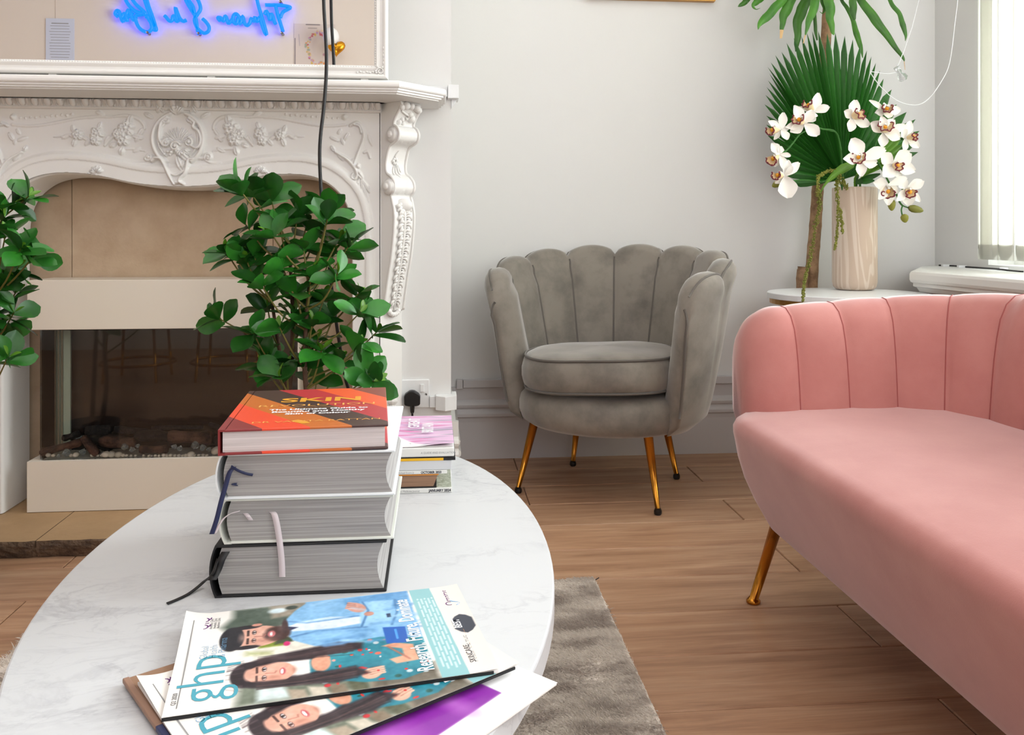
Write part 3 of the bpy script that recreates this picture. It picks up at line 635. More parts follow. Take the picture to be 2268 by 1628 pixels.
# jamb faces, body, canted ends
for sg in (1, -1):
    T = (lambda x: x) if sg == 1 else (lambda x: 2 * XC - x)
    mb = MB(); x0, x1 = T(-.2385 + .0), T(-.160)
    mb.box(min(T(-.203), x1), max(T(-.203), x1), 2.443, 2.5295, .0465, .452); mb.box(min(T(-.205), T(-.178)), max(T(-.205), T(-.178)), 2.4355, 2.4435, .0465, .4505); part(mb, 'jamb', m_plaster, sur, smooth=False, fixn=True)
    mb = MB(); mb.prism([(T(-.159), 2.443), (T(-.100), 2.502), (T(-.100), 2.5295), (T(-.159), 2.5295)], lambda a, b, t: (a, b, t), .0005, 1.197); part(mb, 'canted_end', m_plaster, sur, smooth=False, fixn=True)
    # corbel
    O = Vector((-.130, 2.473, 0)); od = Vector((.7071, -.7071, 0)); ed = Vector((.7071, .7071, 0))
    def C(o, e, z):
        p = O + od * o + ed * e; return Vector((T(p.x), p.y, z))
    cp = [(-.01, 1.197), (.082, 1.197), (.086, 1.188), (.076, 1.172), (.060, 1.152), (.054, 1.134), (.066, 1.126), (.076, 1.110), (.072, 1.092), (.056, 1.082), (.036, 1.072), (.025, 1.046), (.020, 1.020), (.024, .998), (.042, .986), (.056, .968), (.055, .946), (.044, .932), (.048, .915), (.056, .88), (.054, .83), (.044, .76), (.030, .70), (.018, .64), (.010, .60), (-.01, .585)]
    cps = catmull(cp[1:-1], 5); cpf = [cp[0]] + [tuple(a) for a in cps] + [cp[-1]]
    mb = MB(); mb.prism(cpf, lambda o, z, t: C(o, t, z), -.038, .038); co = part(mb, 'corbel', m_plaster, sur, smooth=False, fixn=True)
    mb = MB()
    for e in (-.038, .038): mb.tube([C(a[0] + .001, e, a[1]) for a in cps[6:]], .0042, 6)
    part(mb, 'corbel_edge_moulding', m_plaster, co, fixn=True)
    for zc, oc, r, w_ in ((1.105, .050, .024, .050), (.957, .036, .024, .052)):
        mb = MB(); rings = []
        for e, k in ((-w_ - .006, .001), (-w_ - .006, .30), (-w_ - .002, .42), (-w_, .44), (-w_, .62), (-w_ + .005, .82), (-w_ + .008, .85), (-w_ + .010, 1.0), (-w_ + .022, .90), (-w_ + .034, 1.02), (-.008, .96), (.0, .86), (.008, .96), (w_ - .034, 1.02), (w_ - .022, .9), (w_ - .010, 1.0), (w_ - .008, .85), (w_ - .005, .82), (w_, .62), (w_, .44), (w_ + .006, .30), (w_ + .006, .001)):
            rings.append([C(oc + r * k * math.cos(2 * math.pi * j / 22), e, zc + r * k * math.sin(2 * math.pi * j / 22)) for j in range(22)])
        mb.grid(rings, cv=True); part(mb, 'corbel_scroll', m_plaster, co, fixn=True)
    # acanthus drop on the lower half of the corbel
    def surf(z):
        zz = [a[1] for a in cps][::-1]; oo = [a[0] for a in cps][::-1]; return float(np.interp(z, zz, oo))
    mb = MB(); mb.tube([C(surf(z) + .003, 0, z) for z in np.linspace(.915, .60, 20)], [.0045 - .0025 * k / 19 for k in range(20)], 6)
    for e in (-.006, .006): mb.tube([C(surf(z) + .001, e * (1 - .4 * k / 19), z) for k, z in enumerate(np.linspace(.905, .62, 20))], .0022, 6)
    for k in range(12):
        z = .895 - k * .0245; wd = .026 * (1 - .35 * k / 11)
        for e in (-1, 1):
            for (de, dz, e1, z1, rs) in ((.10, .004, .72, .010, .0062), (.12, .0, 1.02, -.004, .0058), (.2, -.006, .78, -.014, .0045)):
                q0 = np.array([de * wd * e, z + dz]); q1 = np.array([e1 * wd * e, z + z1]); pts_ = []
                for m_ in range(7):
                    t_ = m_ / 6; pe = q0 * (1 - t_) + q1 * t_; zz_ = pe[1] + .006 * math.sin(math.pi * t_); pts_.append(C(surf(zz_) + .002 + .003 * math.sin(math.pi * t_ * .8), pe[0], zz_ - .005 * t_ ** 3))
                mb.tube(pts_, [rs * (1 - .25 * k / 11) * q_ for q_ in (.3, .5, .7, .9, 1.0, .85, .3)], 7)
    for k in range(7): a = R(200 + 140 * k / 6); mb.ball(C(surf(.605) + .002, .018 * math.cos(a), .602 + .014 * math.sin(a)), .0075, 8, 6)
    mb.ball(C(surf(.915) + .006, 0, .905), (.026, .012, .020), 12, 8)
    for k in range(6): a = R(190 + 160 * k / 5); mb.ball(C(surf(.90) + .006, .024 * math.cos(a), .905 + .018 * math.sin(a)), .007, 8, 6)
    part(mb, 'acanthus_drop', m_plaster, co, fixn=True)
    # bracket foliage
    mb = MB(); rg = random.Random(5)
    for (e, z, r) in ((-.02, 1.185, .012), (.0, 1.186, .010), (.022, 1.183, .011), (.034, 1.178, .009), (-.034, 1.180, .009), (.010, 1.165, .009), (.022, 1.155, .012), (-.012, 1.150, .007), (-.020, 1.142, .008), (-.004, 1.140, .006)): mb.ball(C(surf(z) + .002, e, z), r, 8, 6)
    mb.tube(catmull([C(surf(1.17) + .003, -.03, 1.172), C(surf(1.163) + .004, -.01, 1.165), C(surf(1.158) + .005, .006, 1.160), C(surf(1.15) + .005, .004, 1.150), C(surf(1.156) + .005, -.002, 1.156)], 5), .003, 6)
    mb.tube(catmull([C(surf(1.06) + .003, .002, 1.062), C(surf(1.05) + .003, -.006, 1.05), C(surf(1.04) + .003, -.008, 1.042)], 5), .0025, 6)
    for k in range(6): a = 2 * math.pi * k / 6; mb.ball(C(surf(1.033) + .003, -.006 + .007 * math.cos(a), 1.033 + .007 * math.sin(a)), .0045, 8, 6)
    for e, L in ((-.016, .03), (-.004, .036), (.010, .028), (.018, .020)): mb.tube([C(surf(1.022 - L * k / 6) + .002, e * (.4 + .6 * k / 6), 1.022 - L * k / 6) for k in range(7)], [.003 * math.sin(math.pi * (k + .6) / 7.2) for k in range(7)], 6)
    part(mb, 'corbel_foliage', m_plaster, co, fixn=True)
    # foot block with a small scroll
    mb = MB(); mb.prism([(-.01, .0005), (.05, .0005), (.05, .10), (.040, .125), (.030, .14), (.012, .17), (.006, .22), (-.01, .24)], lambda o, z, t: C(o, t, z), -.044, .044)
    for z, r in ((.28, .008), (.30, .010), (.32, .009), (.335, .012), (.355, .009), (.37, .007)): mb.ball(C(.006, .0, z), (r * 1.3, r, r), 8, 6)
    part(mb, 'pilaster_foot', m_plaster, sur, smooth=False, fixn=True)
# egg-and-dart band, cove
nx = 560; xs = np.linspace(-1.275, -.158, nx); zs = np.linspace(1.176, 1.1975, 12); pitch = .0335
P = []
for x in xs:
    u = ((x - XC) / pitch) % 1 - .5; row = []
    for z in zs:
        v = (z - 1.176) / .0215; h = 0
        e = (u / .27) ** 2 + ((v - .62) / .60) ** 2
        h = .0095 * math.sqrt(max(0, 1 - e)); e2 = (u / .38) ** 2 + ((v - .62) / .72) ** 2
        if abs(e2 - 1) < .28: h = max(h, .008 * (1 - abs(e2 - 1) / .28))
        if abs(abs(u) - .5) < .05: h = max(h, .006 * v)
        row.append((x, 2.436 - .012 * v - h * (0 if v < .04 or v > .98 else 1), z))
    P.append(row)
part(MB().grid(P, flip=False), 'egg_and_dart_band', m_plaster, sur, fixn=False)
mb = MB(); mb.prism([(2.442, 1.1695), (2.434, 1.171), (2.431, 1.1745), (2.434, 1.178), (2.442, 1.179)], lambda a, b, t: (t, a, b), -1.275, -.158); part(mb, 'fillet', m_plaster, sur, smooth=False, fixn=True)
def ring(i, z):
    L = [(.03 - i, 2.5295), (.03 - i, 2.376 + .414 * i), (-.096 - .414 * i, 2.25 + i)]
    return [(x, y, z) for x, y in L] + [(2 * XC - x, y, z) for x, y in reversed(L)]
PR = [(.16, 1.1972), (.022, 1.1972), (.022, 1.2005), (.014, 1.2012), (.014, 1.2060), (.008, 1.2068), (.008, 1.2118), (.003, 1.2125), (.0006, 1.216), (0, 1.221), (.0010, 1.2265), (.004, 1.2300), (.010, 1.2318)]
mb = MB(); mb.grid([ring(i, z) for i, z in PR], cv=True); mb.f.append(tuple((len(PR) - 1) * 6 + k for k in range(6)))
part(mb, 'mantel_shelf', m_plaster, sur, smooth=False, fixn=True)

# ------------------------------------------------------------------ mirror on the mantel
MY = 2.285
mr = thing('overmantel_mirror', 'large white framed mirror standing on the mantel shelf', 'mirror', (XC, MY, 1.238))
mx0, mx1, mz0, mz1 = 2 * XC + .128, -.128, 1.2375, 2.35
part(MB().add([(mx0 + .03, MY, mz0 + .03), (mx1 - .03, MY, mz0 + .03), (mx1 - .03, MY, mz1 - .03), (mx0 + .03, MY, mz1 - .03)], [(0, 1, 2, 3)]), 'mirror_glass', m_mirror, mr, smooth=False)
part(MB().box(mx0 + .01, mx1 - .01, MY + .012, MY + .02, mz0 + .01, mz1 - .01), 'backing_board', m_white, mr, smooth=False)
fp = [(0, .012), (0, -.012), (.002, -.018), (.006, -.020), (.010, -.0185), (.014, -.0135), (.020, -.0125), (.026, -.015), (.029, -.0155), (.0315, -.012), (.032, -.009), (.034, -.009), (.0365, -.006), (.037, .0)]
def frame_ring(i): return [(mx0 + i, mz0 + i), (mx1 - i, mz0 + i), (mx1 - i, mz1 - i), (mx0 + i, mz1 - i)]
P = [[(x, MY + d, z) for x, z in frame_ring(i)] for i, d in fp]
part(MB().grid(P, cv=True), 'mirror_frame', m_white, mr, smooth=False, fixn=True)
mb = MB()
for k in range(int((mx1 - mx0 - .07) / .0068)): mb.ball((mx0 + .036 + .0068 * k, MY - .0095, mz0 + .0325), (.0026, .002, .0026), 6, 4)
for k in range(int((mz1 - mz0 - .07) / .0068)):
    for xx in (mx0 + .0325, mx1 - .0325): mb.ball((xx, MY - .0095, mz0 + .036 + .0068 * k), (.0026, .002, .0026), 6, 4)
part(mb, 'bead_trim', m_white, mr, kind='stuff')
for sx in (1, -1):
    mb = MB(); X = lambda x: (mx1 - x) if sx == 1 else (mx0 + x)
    mb.tube([(X(.020 + .010 * math.cos(a) * (1 - a / 12)), MY - .016, mz0 + .020 + .010 * math.sin(a) * (1 - a / 12)) for a in np.linspace(0, 8, 26)], .0022, 6)
    for k in range(7): mb.ball((X(.030 + .0085 * k), MY - .015, mz0 + .016 + .002 * (k % 2)), (.0045 - .0003 * k, .003, .0028), 7, 5)
    for k in range(6): mb.ball((X(.010 + .001 * (k % 2)), MY - .016, mz0 + .032 + .010 * k), (.0028, .003, .0048), 7, 5)
    for k in range(6): a = 2 * math.pi * k / 6; mb.ball((X(.020 + .012 * math.cos(a)), MY - .016, mz0 + .020 + .012 * math.sin(a)), .0034, 7, 5)
    part(mb, 'corner_ornament', m_white, mr)
for xx in (-1.0, -.6, -.2): part(MB().box(xx, xx + .02, MY - .008, MY + .01, 1.2322, 1.2376), 'foot', m_white, mr, smooth=False)

# ------------------------------------------------------------------ things on the wall behind the camera (seen in the mirror)
RY = YF + .004
def V(px, py, off=.0):
    Yr = YF + off; q = ony(px, py, 2 * MY - Yr); return Vector((q.x, Yr, q.z))
ns = thing('neon_sign', 'blue neon script sign reading Infusion Skin Bar, seen in the mirror', 'neon sign', V(440, 40, .03))
def N_(L, r=.0125):
    pts = [V(220 + x / 4.05, y / 4.05, .035) for x, y in L]; return MB().tube(catmull(pts, 4), r, 7)
strokes = [
 [(1488, 45), (1540, 46), (1600, 46), (1680, 56), (1714, 68), (1690, 84), (1645, 112), (1625, 160)],
 [(1580, 46), (1590, 90), (1606, 150), (1628, 220), (1648, 285)],
 [(1582, 218), (1568, 190), (1556, 150), (1540, 125), (1530, 180), (1520, 150), (1500, 100), (1480, 130)],
 [(1408, -40), (1425, 40), (1450, 130), (1478, 220), (1500, 308), (1478, 280), (1452, 200), (1440, 150), (1420, 190), (1400, 180), (1396, 150)],
 [(1400, 150), (1385, 190), (1362, 165), (1350, 205), (1325, 228), (1300, 205), (1285, 145), (1270, 200), (1248, 215)],
 [(1270, 190), (1245, 140), (1222, 124), (1200, 150), (1205, 200), (1232, 210), (1244, 160)],
 [(1200, 160), (1180, 190), (1155, 208), (1140, 160), (1128, 145), (1112, 190), (1090, 160), (1062, 160), (1085, 190)],
 [(760, -40), (785, 20), (820, 80), (858, 140), (872, 200), (880, 260), (892, 312)],
 [(860, -40), (895, 20), (908, 80), (880, 130), (855, 170), (868, 230), (895, 270), (940, 298), (978, 280), (984, 240), (955, 195), (925, 168)],
 [(800, 20), (830, 70), (850, 120), (840, 60), (800, 0)],
 [(782, 180), (752, 190), (722, 165), (700, 115), (682, 68), (690, 130), (700, 190)],
 [(720, 175), (690, 190), (664, 140), (650, 185), (625, 185), (600, 155), (584, 140)],
 [(395, -40), (420, 40), (450, 120), (485, 190), (512, 265), (485, 268)],
 [(425, -10), (445, 60), (478, 150), (505, 240)],
 [(220, -40), (250, 25), (285, 70), (330, 105), (385, 122), (415, 128), (385, 90), (335, 45), (300, 0), (285, -40)],
 [(385, 128), (330, 140), (325, 180), (350, 240), (395, 278), (440, 285), (470, 255), (462, 205), (440, 170), (436, 145), (410, 150)],
 [(330, 150), (305, 180), (280, 130), (262, 90), (240, 140), (250, 185), (225, 170), (210, 192), (190, 150), (178, 105), (158, 95), (142, 125), (165, 150)],
 [(300, 110), (265, 150), (225, 120), (200, 160)],
]
for st in strokes: part(N_(st), 'neon_tube', m_neon, ns)
for px_, py_ in ((1648, 310), (905, 312), (452, 305), (1635, 32)):
    q = V(220 + px_ / 4.05, py_ / 4.05, 0); part(MB().tube([q, q + Vector((0, .05, 0))], .010, 10), 'standoff_screw', m_screw, ns)
# posters
def blank(h, w_, c): a = np.zeros((h, w_, 3)); a[:] = c; return a
def blob(img, x, y, rx, ry, c, soft=.25, ang=0, al=1):
    h, w_ = img.shape[:2]; yy, xx = np.mgrid[0:h, 0:w_]; X = (xx + .5) / w_ - x; Y = (yy + .5) / h - y
    asp = h / w_; X = X; Y = Y * asp
    a = R(ang); U = X * math.cos(a) + Y * math.sin(a); W = -X * math.sin(a) + Y * math.cos(a)
    d = np.sqrt((U / rx) ** 2 + (W / ry) ** 2); k = np.clip((1 - d) / max(soft, 1e-3) + .0, 0, 1)[..., None] * al
    img[:] = img * (1 - k) + np.array(c) * k
def poly(img, P, c, soft=.004, al=1):
    """filled polygon in (x 0..1, y 0..1)"""
    h, w_ = img.shape[:2]; yy, xx = np.mgrid[0:h, 0:w_]; X = (xx + .5) / w_; Y = (yy + .5) / h; asp = h / w_
    ins = np.zeros(X.shape, bool); D = np.full(X.shape, 9.0); n = len(P)
    for i in range(n):
        (x0, y0), (x1, y1) = P[i], P[(i + 1) % n]
        cnd = ((y0 > Y) != (y1 > Y)) & (X < (x1 - x0) * (Y - y0) / (y1 - y0 + 1e-9) + x0); ins ^= cnd
        ay = asp; dx, dy = x1 - x0, (y1 - y0) * ay; l = dx * dx + dy * dy + 1e-12; t = np.clip(((X - x0) * dx + (Y - y0) * ay * dy) / l, 0, 1)
        D = np.minimum(D, np.hypot(X - x0 - t * dx, (Y - y0) * ay - t * dy))
    sd = np.where(ins, D, -D); k = np.clip(sd / soft + .5, 0, 1)[..., None] * al; img[:] = img * (1 - k) + np.array(c) * k
def stroke(img, P, wd, c, soft=.003, al=1):
    h, w_ = img.shape[:2]; yy, xx = np.mgrid[0:h, 0:w_]; X = (xx + .5) / w_; asp = h / w_; Y = (yy + .5) / h * asp; D = np.full(X.shape, 9.0)
    for (x0, y0), (x1, y1) in zip(P[:-1], P[1:]):
        y0 *= asp; y1 *= asp; dx, dy = x1 - x0, y1 - y0; l = dx * dx + dy * dy + 1e-12; t = np.clip(((X - x0) * dx + (Y - y0) * dy) / l, 0, 1)
        D = np.minimum(D, np.hypot(X - x0 - t * dx, Y - y0 - t * dy))
    k = np.clip((wd - D) / soft + .5, 0, 1)[..., None] * al; img[:] = img * (1 - k) + np.array(c) * k
# notice
a, b = V(101, 40, .006), V(164, 132, .006)
nt_ = thing('wall_notice', 'pale bluish printed notice on the rear wall, seen at left in the mirror', 'notice', (a + b) / 2)
part(MB().box(min(a.x, b.x), max(a.x, b.x), YF + .0005, YF + .004, b.z - .1, a.z), 'sheet', M('notice_paper', (205, 210, 226), .6), nt_, smooth=False)
for k in range(17):
    z = a.z - .03 - k * .019; L = (.6 if k == 0 else rng.uniform(.6, .8)); wv = abs(b.x - a.x); cxn = (a.x + b.x) / 2
    part(MB().box(cxn - wv * L / 2, cxn + wv * L / 2, YF + .004, YF + .0046, z - .003 - (.003 if k == 0 else 0), z), 'text_line', m_grey_ink, nt_, smooth=False)
# poster with a flower wreath and balloons beside it
a, b = V(651, 52, .006), V(742, 150, .006)
ps = thing('flower_poster', 'pale poster with a wreath of pink and yellow flowers, seen in the mirror', 'poster', (a + b) / 2)
img = blank(110, 100, (214, 200, 190)); rg = random.Random(8)
for k in range(60):
    t = k / 59; an = R(70 + 220 * t); x = .62 + .30 * math.cos(an) + rg.uniform(-.05, .05); y = .56 - .36 * math.sin(an) + rg.uniform(-.05, .05)
    blob(img, x, y, rg.uniform(.02, .05), rg.uniform(.02, .05), rg.choice([(196, 90, 100), (226, 150, 90), (214, 180, 90), (190, 150, 190), (160, 170, 150), (220, 190, 150)]), .6)
blob(img, .68, .52, .22, .26, (226, 214, 202), .5); blob(img, .74, .70, .06, .05, (190, 140, 150), .6)
stroke(img, [(.30, .02), (.62, .02)], .012, (120, 110, 106), .02); stroke(img, [(.35, .10), (.55, .10)], .008, (140, 130, 126), .02)
stroke(img, [(.03, .34), (.03, 1)], .008, (90, 80, 90), .01)
stroke(img, [(.12, .25), (.14, .5)], .01, (180, 168, 170), .02)
colour_grid('printed_sheet', img, (a.x, YF + .003, a.z), (0, 0, b.z - a.z), (b.x - a.x, 0, 0), ps, mat=M('poster_print', (255, 255, 255), .6, attr='Col'))
ps2 = thing('white_balloon', 'small white balloon beside the poster in the mirror', 'balloon', V(733, 82, .10))
part(MB().ball(V(733, 82, .10), (.055, .05, .065), 16, 12), 'balloon_skin', m_white, ps2); part(MB().ball(V(733, 82, .10) - Vector((0, 0, .068)), .007, 8, 6), 'knot', m_white, ps2)
ps3 = thing('gold_heart_balloon', 'shiny gold heart balloon beside the poster in the mirror', 'balloon', V(746, 107, .10))
c = V(745, 106, .10); rings = []
for i in range(21):
    t = math.pi * i / 20; row = []
    for k in range(24):
        p = 2 * math.pi * k / 24; sx = 16 * math.sin(p) ** 3; sz = 13 * math.cos(p) - 5 * math.cos(2 * p) - 2 * math.cos(3 * p) - math.cos(4 * p)
        row.append(c + Vector((sx * .0038 * math.sin(t), .030 * math.cos(t), sz * .0038 * math.sin(t))))
    rings.append(row)
part(MB().grid(rings, cv=True), 'balloon_skin', M('gold_foil', (214, 150, 40), .2, metal=1), ps3)
# gold ring stools behind the camera (their rings show in the fire glass)
for k, pxc in enumerate((307, 505)):
    q = ony(pxc, 783, 2 * 2.47 - .0); sx_ = q.x
    st = thing('ring_stool', ('white velvet stool on a gold ring base, reflected at left in the fire glass', 'white velvet stool on a gold ring base, reflected behind the plant leaves')[k], 'stool', (sx_, 0.0, 0), 'stools behind the camera')
    part(MB().tube([(sx_ + .20 * math.cos(t), .20 * math.sin(t), .10) for t in np.linspace(0, 2 * math.pi, 33)], .008, 8, False), 'ring_base', m_gold, st)
    for q_ in range(4): a_ = R(45 + 90 * q_); part(MB().tube([(sx_ + .20 * math.cos(a_), .20 * math.sin(a_), 0), (sx_ + .17 * math.cos(a_), .17 * math.sin(a_), .36)], .008, 8), 'leg', m_gold, st)
    part(MB().lathe([(.16, .36), (.19, .365), (.20, .39), (.20, .42), (.185, .445), (.1, .455)], 28, (sx_, 0, 0)), 'seat', m_tablewhite, st)

# ------------------------------------------------------------------ black cable, socket, plug
cab = thing('black_cable', 'long black cable hanging down in front of the mirror and mantel', 'cable', (-.285, 2.21, 1.2))
pts = [Vector((-.292, 2.20, 3.045)), Vector((-.290, 2.203, 2.4)), Vector((-.290, 2.204, 1.9)), ony(715, -150, 2.205), ony(717, 0, 2.205), ony(720, 60, 2.205), ony(723, 120, 2.205), ony(722, 175, 2.210), ony(717, 240, 2.212), ony(710, 300, 2.212), ony(708, 350, 2.215), ony(711, 420, 2.22), ony(716, 480, 2.225), ony(728, 580, 2.24), ony(740, 680, 2.27), ony(755, 780, 2.31), ony(768, 850, 2.34)]
pts += [Vector((-.21, 2.36, .30)), Vector((-.19, 2.37, .12)), Vector((-.14, 2.36, .055)), Vector((-.06, 2.36, .052)), Vector((-.01, 2.38, .01))]
part(MB().tube(catmull(pts, 5), .0046, 8), 'cord', m_black, cab)
sk = thing('wall_socket', 'white single switched wall socket on the chimney breast', 'socket', (-.061, BY, .345))
x0, x1, z0, z1 = -.1035, -.0185, .303, .388
part(MB().box(x0, x1, BY - .009, BY - .0003, z0, z1), 'faceplate', m_trunk, sk, smooth=False, bevel=.003)
part(MB().box(-.046, -.0345, BY - .0135, BY - .009, .351, .374), 'switch', m_trunk, sk, smooth=False, bevel=.001)
part(MB().tube([(-.029, BY - .0095, .343), (-.029, BY - .0085, .343)], .0035, 10), 'screw', m_screw, sk)
pl = thing('plug', 'black three-pin plug in the white wall socket', 'plug', (-.069, BY - .03, .335))
pp = [(-.0925, .318), (-.0885, .315), (-.0795, .313), (-.058, .313), (-.0490, .315), (-.0460, .319), (-.0455, .342), (-.050, .349), (-.0625, .3575), (-.070, .3585), (-.0775, .3575), (-.0895, .349), (-.093, .342)]
mb = MB(); mb.prism(pp, lambda a, b, t: (a, t, b), BY - .035, BY - .0095); part(mb, 'plug_body', m_black, pl, smooth=False, bevel=.003, fixn=True)
part(MB().tube([(-.069, BY - .028, .316), (-.069, BY - .029, .296), (-.069, BY - .030, .292)], [.0075, .006, .004], 12), 'strain_relief', m_black, pl)
part(MB().tube(catmull([(-.069, BY - .030, .293), (-.068, BY - .032, .25), (-.066, BY - .04, .15), (-.062, BY - .06, .06), (-.05, BY - .10, .053), (-.03, BY - .14, .050)], 5), .0033, 8), 'flex', m_black, pl)

# ------------------------------------------------------------------ electric fire
ef = thing('electric_fire', 'cream boxed electric fire with a glass front on the hearth', 'electric fire', (-.76, 2.53, .046))
ex0, ex1 = -1.133, -.392
part(MB().box(ex0, ex1, 2.45, 2.616, .5545, .693), 'upper_box', m_cream, ef, smooth=False, bevel=.0015)
mb = MB(); mb.box(ex0, ex1, 2.45, 2.616, .047, .180); mb.box(ex0, ex1, 2.45, 2.464, .180, .1875); mb.box(ex0, ex0 + .03, 2.464, 2.616, .180, .1875); part(mb, 'lower_box', m_cream, ef, smooth=False)
part(MB().box(ex0 + .055, ex1 - .002, 2.604, 2.614, .1805, .554), 'back_panel', m_firebox, ef, smooth=False)
gl = part(MB().box(ex0 + .028, ex1 - .006, 2.466, 2.471, .1878, .554), 'front_glass', m_fireglass, ef, smooth=False)
part(MB().box(ex0 + .028, ex0 + .033, 2.4725, 2.602, .1878, .554), 'side_glass', m_fireglass, ef, smooth=False)
part(MB().box(ex0 + .030, ex0 + .052, 2.603, 2.612, .1878, .554), 'corner_strip', M('pale_green_strip', (206, 212, 190), .4), ef, smooth=False)
part(MB().box(ex1 - .004, ex1, 2.466, 2.614, .1878, .554), 'end_panel', m_cream, ef, smooth=False)
part(MB().box(ex0 + .034, ex1 - .01, 2.4655, 2.60, .5515, .554), 'light_slot', m_black, ef, smooth=False)
def log_mesh(L, r, mat, seed, branch=False):
    rg = random.Random(seed); rings = []; n = 14; m_ = 12; ph = [rg.uniform(0, 6.28) for _ in range(4)]
    for i in range(m_):
        t = i / (m_ - 1); k = 1.0 if 0 < i < m_ - 1 else .80; row = []
        for j in range(n):
            a = 2 * math.pi * j / n; q = r * k * (1 + .14 * math.sin(3 * a + ph[0]) + .10 * math.sin(7 * a + ph[1] + t * 2) + rg.uniform(-.05, .05)) * (1 + .12 * math.sin(t * 5 + ph[2]))
            row.append(((t - .5) * L, q * math.cos(a), q * .85 * math.sin(a) + .1 * r * math.sin(4 * t + ph[3])))
        rings.append(row)
    mb = MB(); mb.grid(rings, cv=True); k0 = 0; mb.f.append(tuple(range(n))[::-1]); mb.f.append(tuple((m_ - 1) * n + j for j in range(n))); return mb
logs = [ # px of both ends, Y, radius, charred
 ((92, 1003), (180, 978), 2.492, .0125, 0, 'leftmost brown ceramic log lying at the left end of the fire bed'),
 ((182, 968), (218, 1006), 2.482, .0125, 0, 'short brown ceramic log leaning down towards the pebbles near the left'),
 ((222, 978), (300, 978), 2.505, .0185, 0, 'thick horizontal brown ceramic log left of centre in the fire'),
 ((310, 993), (372, 996), 2.488, .0125, 0, 'low brown ceramic log resting on pebbles at the middle of the fire'),
 ((374, 968), (470, 968), 2.510, .0195, 0, 'thick brown ceramic log nearest the book stack in the fire'),
 ((300, 966), (378, 970), 2.518, .0170, 1, 'charred black log between the two thick brown logs'),
 ((140, 972), (175, 960), 2.535, .0110, 1, 'thin charred log behind the left end of the fire bed'),
 ((190, 955), (245, 952), 2.545, .0155, 1, 'fat charred log at the back left of the fire'),
 ((255, 948), (330, 958), 2.550, .0105, 1, 'long charred log at the back middle of the fire'),
 ((336, 947), (450, 947), 2.555, .0065, 1, 'slim straight charred stick along the back of the fire'),
 ((462, 940), (500, 952), 2.540, .0090, 1, 'charred stick poking up beside the red book'),
 ((475, 975), (560, 978), 2.510, .0170, 1, 'charred log hidden behind the stack of books'),
 ((215, 985), (250, 988), 2.530, .0150, 1, 'short charred log wedged under the horizontal brown log'),
]
for k, (p, q, Y, r, ch, lab) in enumerate(logs):
    a, b = ony(*p, Y), ony(*q, Y); c = (a + b) / 2; c.z = max(c.z, .1885 + r * .9); d = b - a
    o = part(log_mesh(d.length, r, None, k), 'log', m_char if ch else m_log, None, loc=(0, 0, 0), fixn=True); tag(o, lab, 'log', 'ceramic logs in the electric fire')
    o.location = c; o.rotation_euler = (0, -math.atan2(d.z, d.x), rng.uniform(-.15, .15)); OFF[o.name] = c
def rock(seed, crystal=False):
    rg = random.Random(seed); mb = MB()
    if crystal:
        v = []; 
        for t, rr in ((0, .5), (.35, 1), (.75, .7)): v += [(rr * math.cos(R(72 * j + 20 * t * 3)) * rg.uniform(.7, 1.1), rr * math.sin(R(72 * j + 60 * t)) * rg.uniform(.7, 1.1), t * 1.5 - .6) for j in range(5)]
        v.append((rg.uniform(-.3, .3), rg.uniform(-.3, .3), 1.0)); f = []
        for l in range(2): f += [(l * 5 + j, l * 5 + (j + 1) % 5, l * 5 + 5 + (j + 1) % 5, l * 5 + 5 + j) for j in range(5)]
        f += [(10 + j, 10 + (j + 1) % 5, 15) for j in range(5)]; f.append((4, 3, 2, 1, 0)); return mb.add(v, f)
    mb.ball((0, 0, 0), (1, .85, .75), 8, 6); mb.v = [tuple(c * rg.uniform(.93, 1.07) for c in p) for p in mb.v]; return mb
peb = [mesh_of('pebble', rock(s)) for s in range(3)]; cry = [mesh_of('crystal', rock(s, True), smooth=False) for s in range(4)]
for me in peb: me.materials.append(m_pebble)
for me in cry: me.materials.append(m_crystal)
rg = random.Random(12)
def stone(me, px, py, Y, r, lab, cat, grp, name):
    p = ony(px, py, Y); p.z = max(.1805 + r * .75, p.z)
    o = bpy.data.objects.new(name, me); COL.objects.link(o); o.location = p; o.scale = (r, r, r * rg.uniform(.85, 1)); o.rotation_euler = (rg.uniform(-.3, .3), rg.uniform(-.3, .3), rg.uniform(0, 6))
    tag(o, lab, cat, grp)
for px, r in ((107, .008), (118, .006), (205, .008), (216, .006), (235, .013), (247, .013), (262, .011), (272, .007), (280, .006), (290, .005), (318, .005), (330, .005), (344, .005), (362, .007), (369, .006), (378, .007), (387, .006), (396, .006), (404, .005), (412, .007), (420, .006), (430, .006), (440, .006), (168, .010), (158, .007), (423, .012), (450, .007), (458, .006), (500, .011), (520, .009), (545, .010), (570, .008), (300, .005), (336, .004), (352, .005), (257, .006), (226, .007)):
    stone(rg.choice(peb), px, 1011 - r * 380, 2.478 + rg.uniform(0, .006), r, 'small smooth white pebble along the front of the fire bed', 'pebble', 'white pebbles in the electric fire', 'pebble')
stone(peb[0], 480, 998, 2.482, .0165, 'large round cream pebble in the fire beside the book stack', 'pebble', 'white pebbles in the electric fire', 'pebble')
for px, py, r in ((146, 1003, .014), (183, 1001, .012), (130, 1010, .008), (276, 990, .013), (292, 996, .010), (305, 988, .008), (386, 990, .010), (398, 994, .010), (433, 987, .016), (449, 992, .012), (463, 996, .009)):
    stone(rg.choice(cry), px, py, 2.482 + rg.uniform(0, .012), r, 'clear glass crystal chunk among the pebbles in the fire', 'crystal', 'glass crystals in the electric fire', 'crystal')

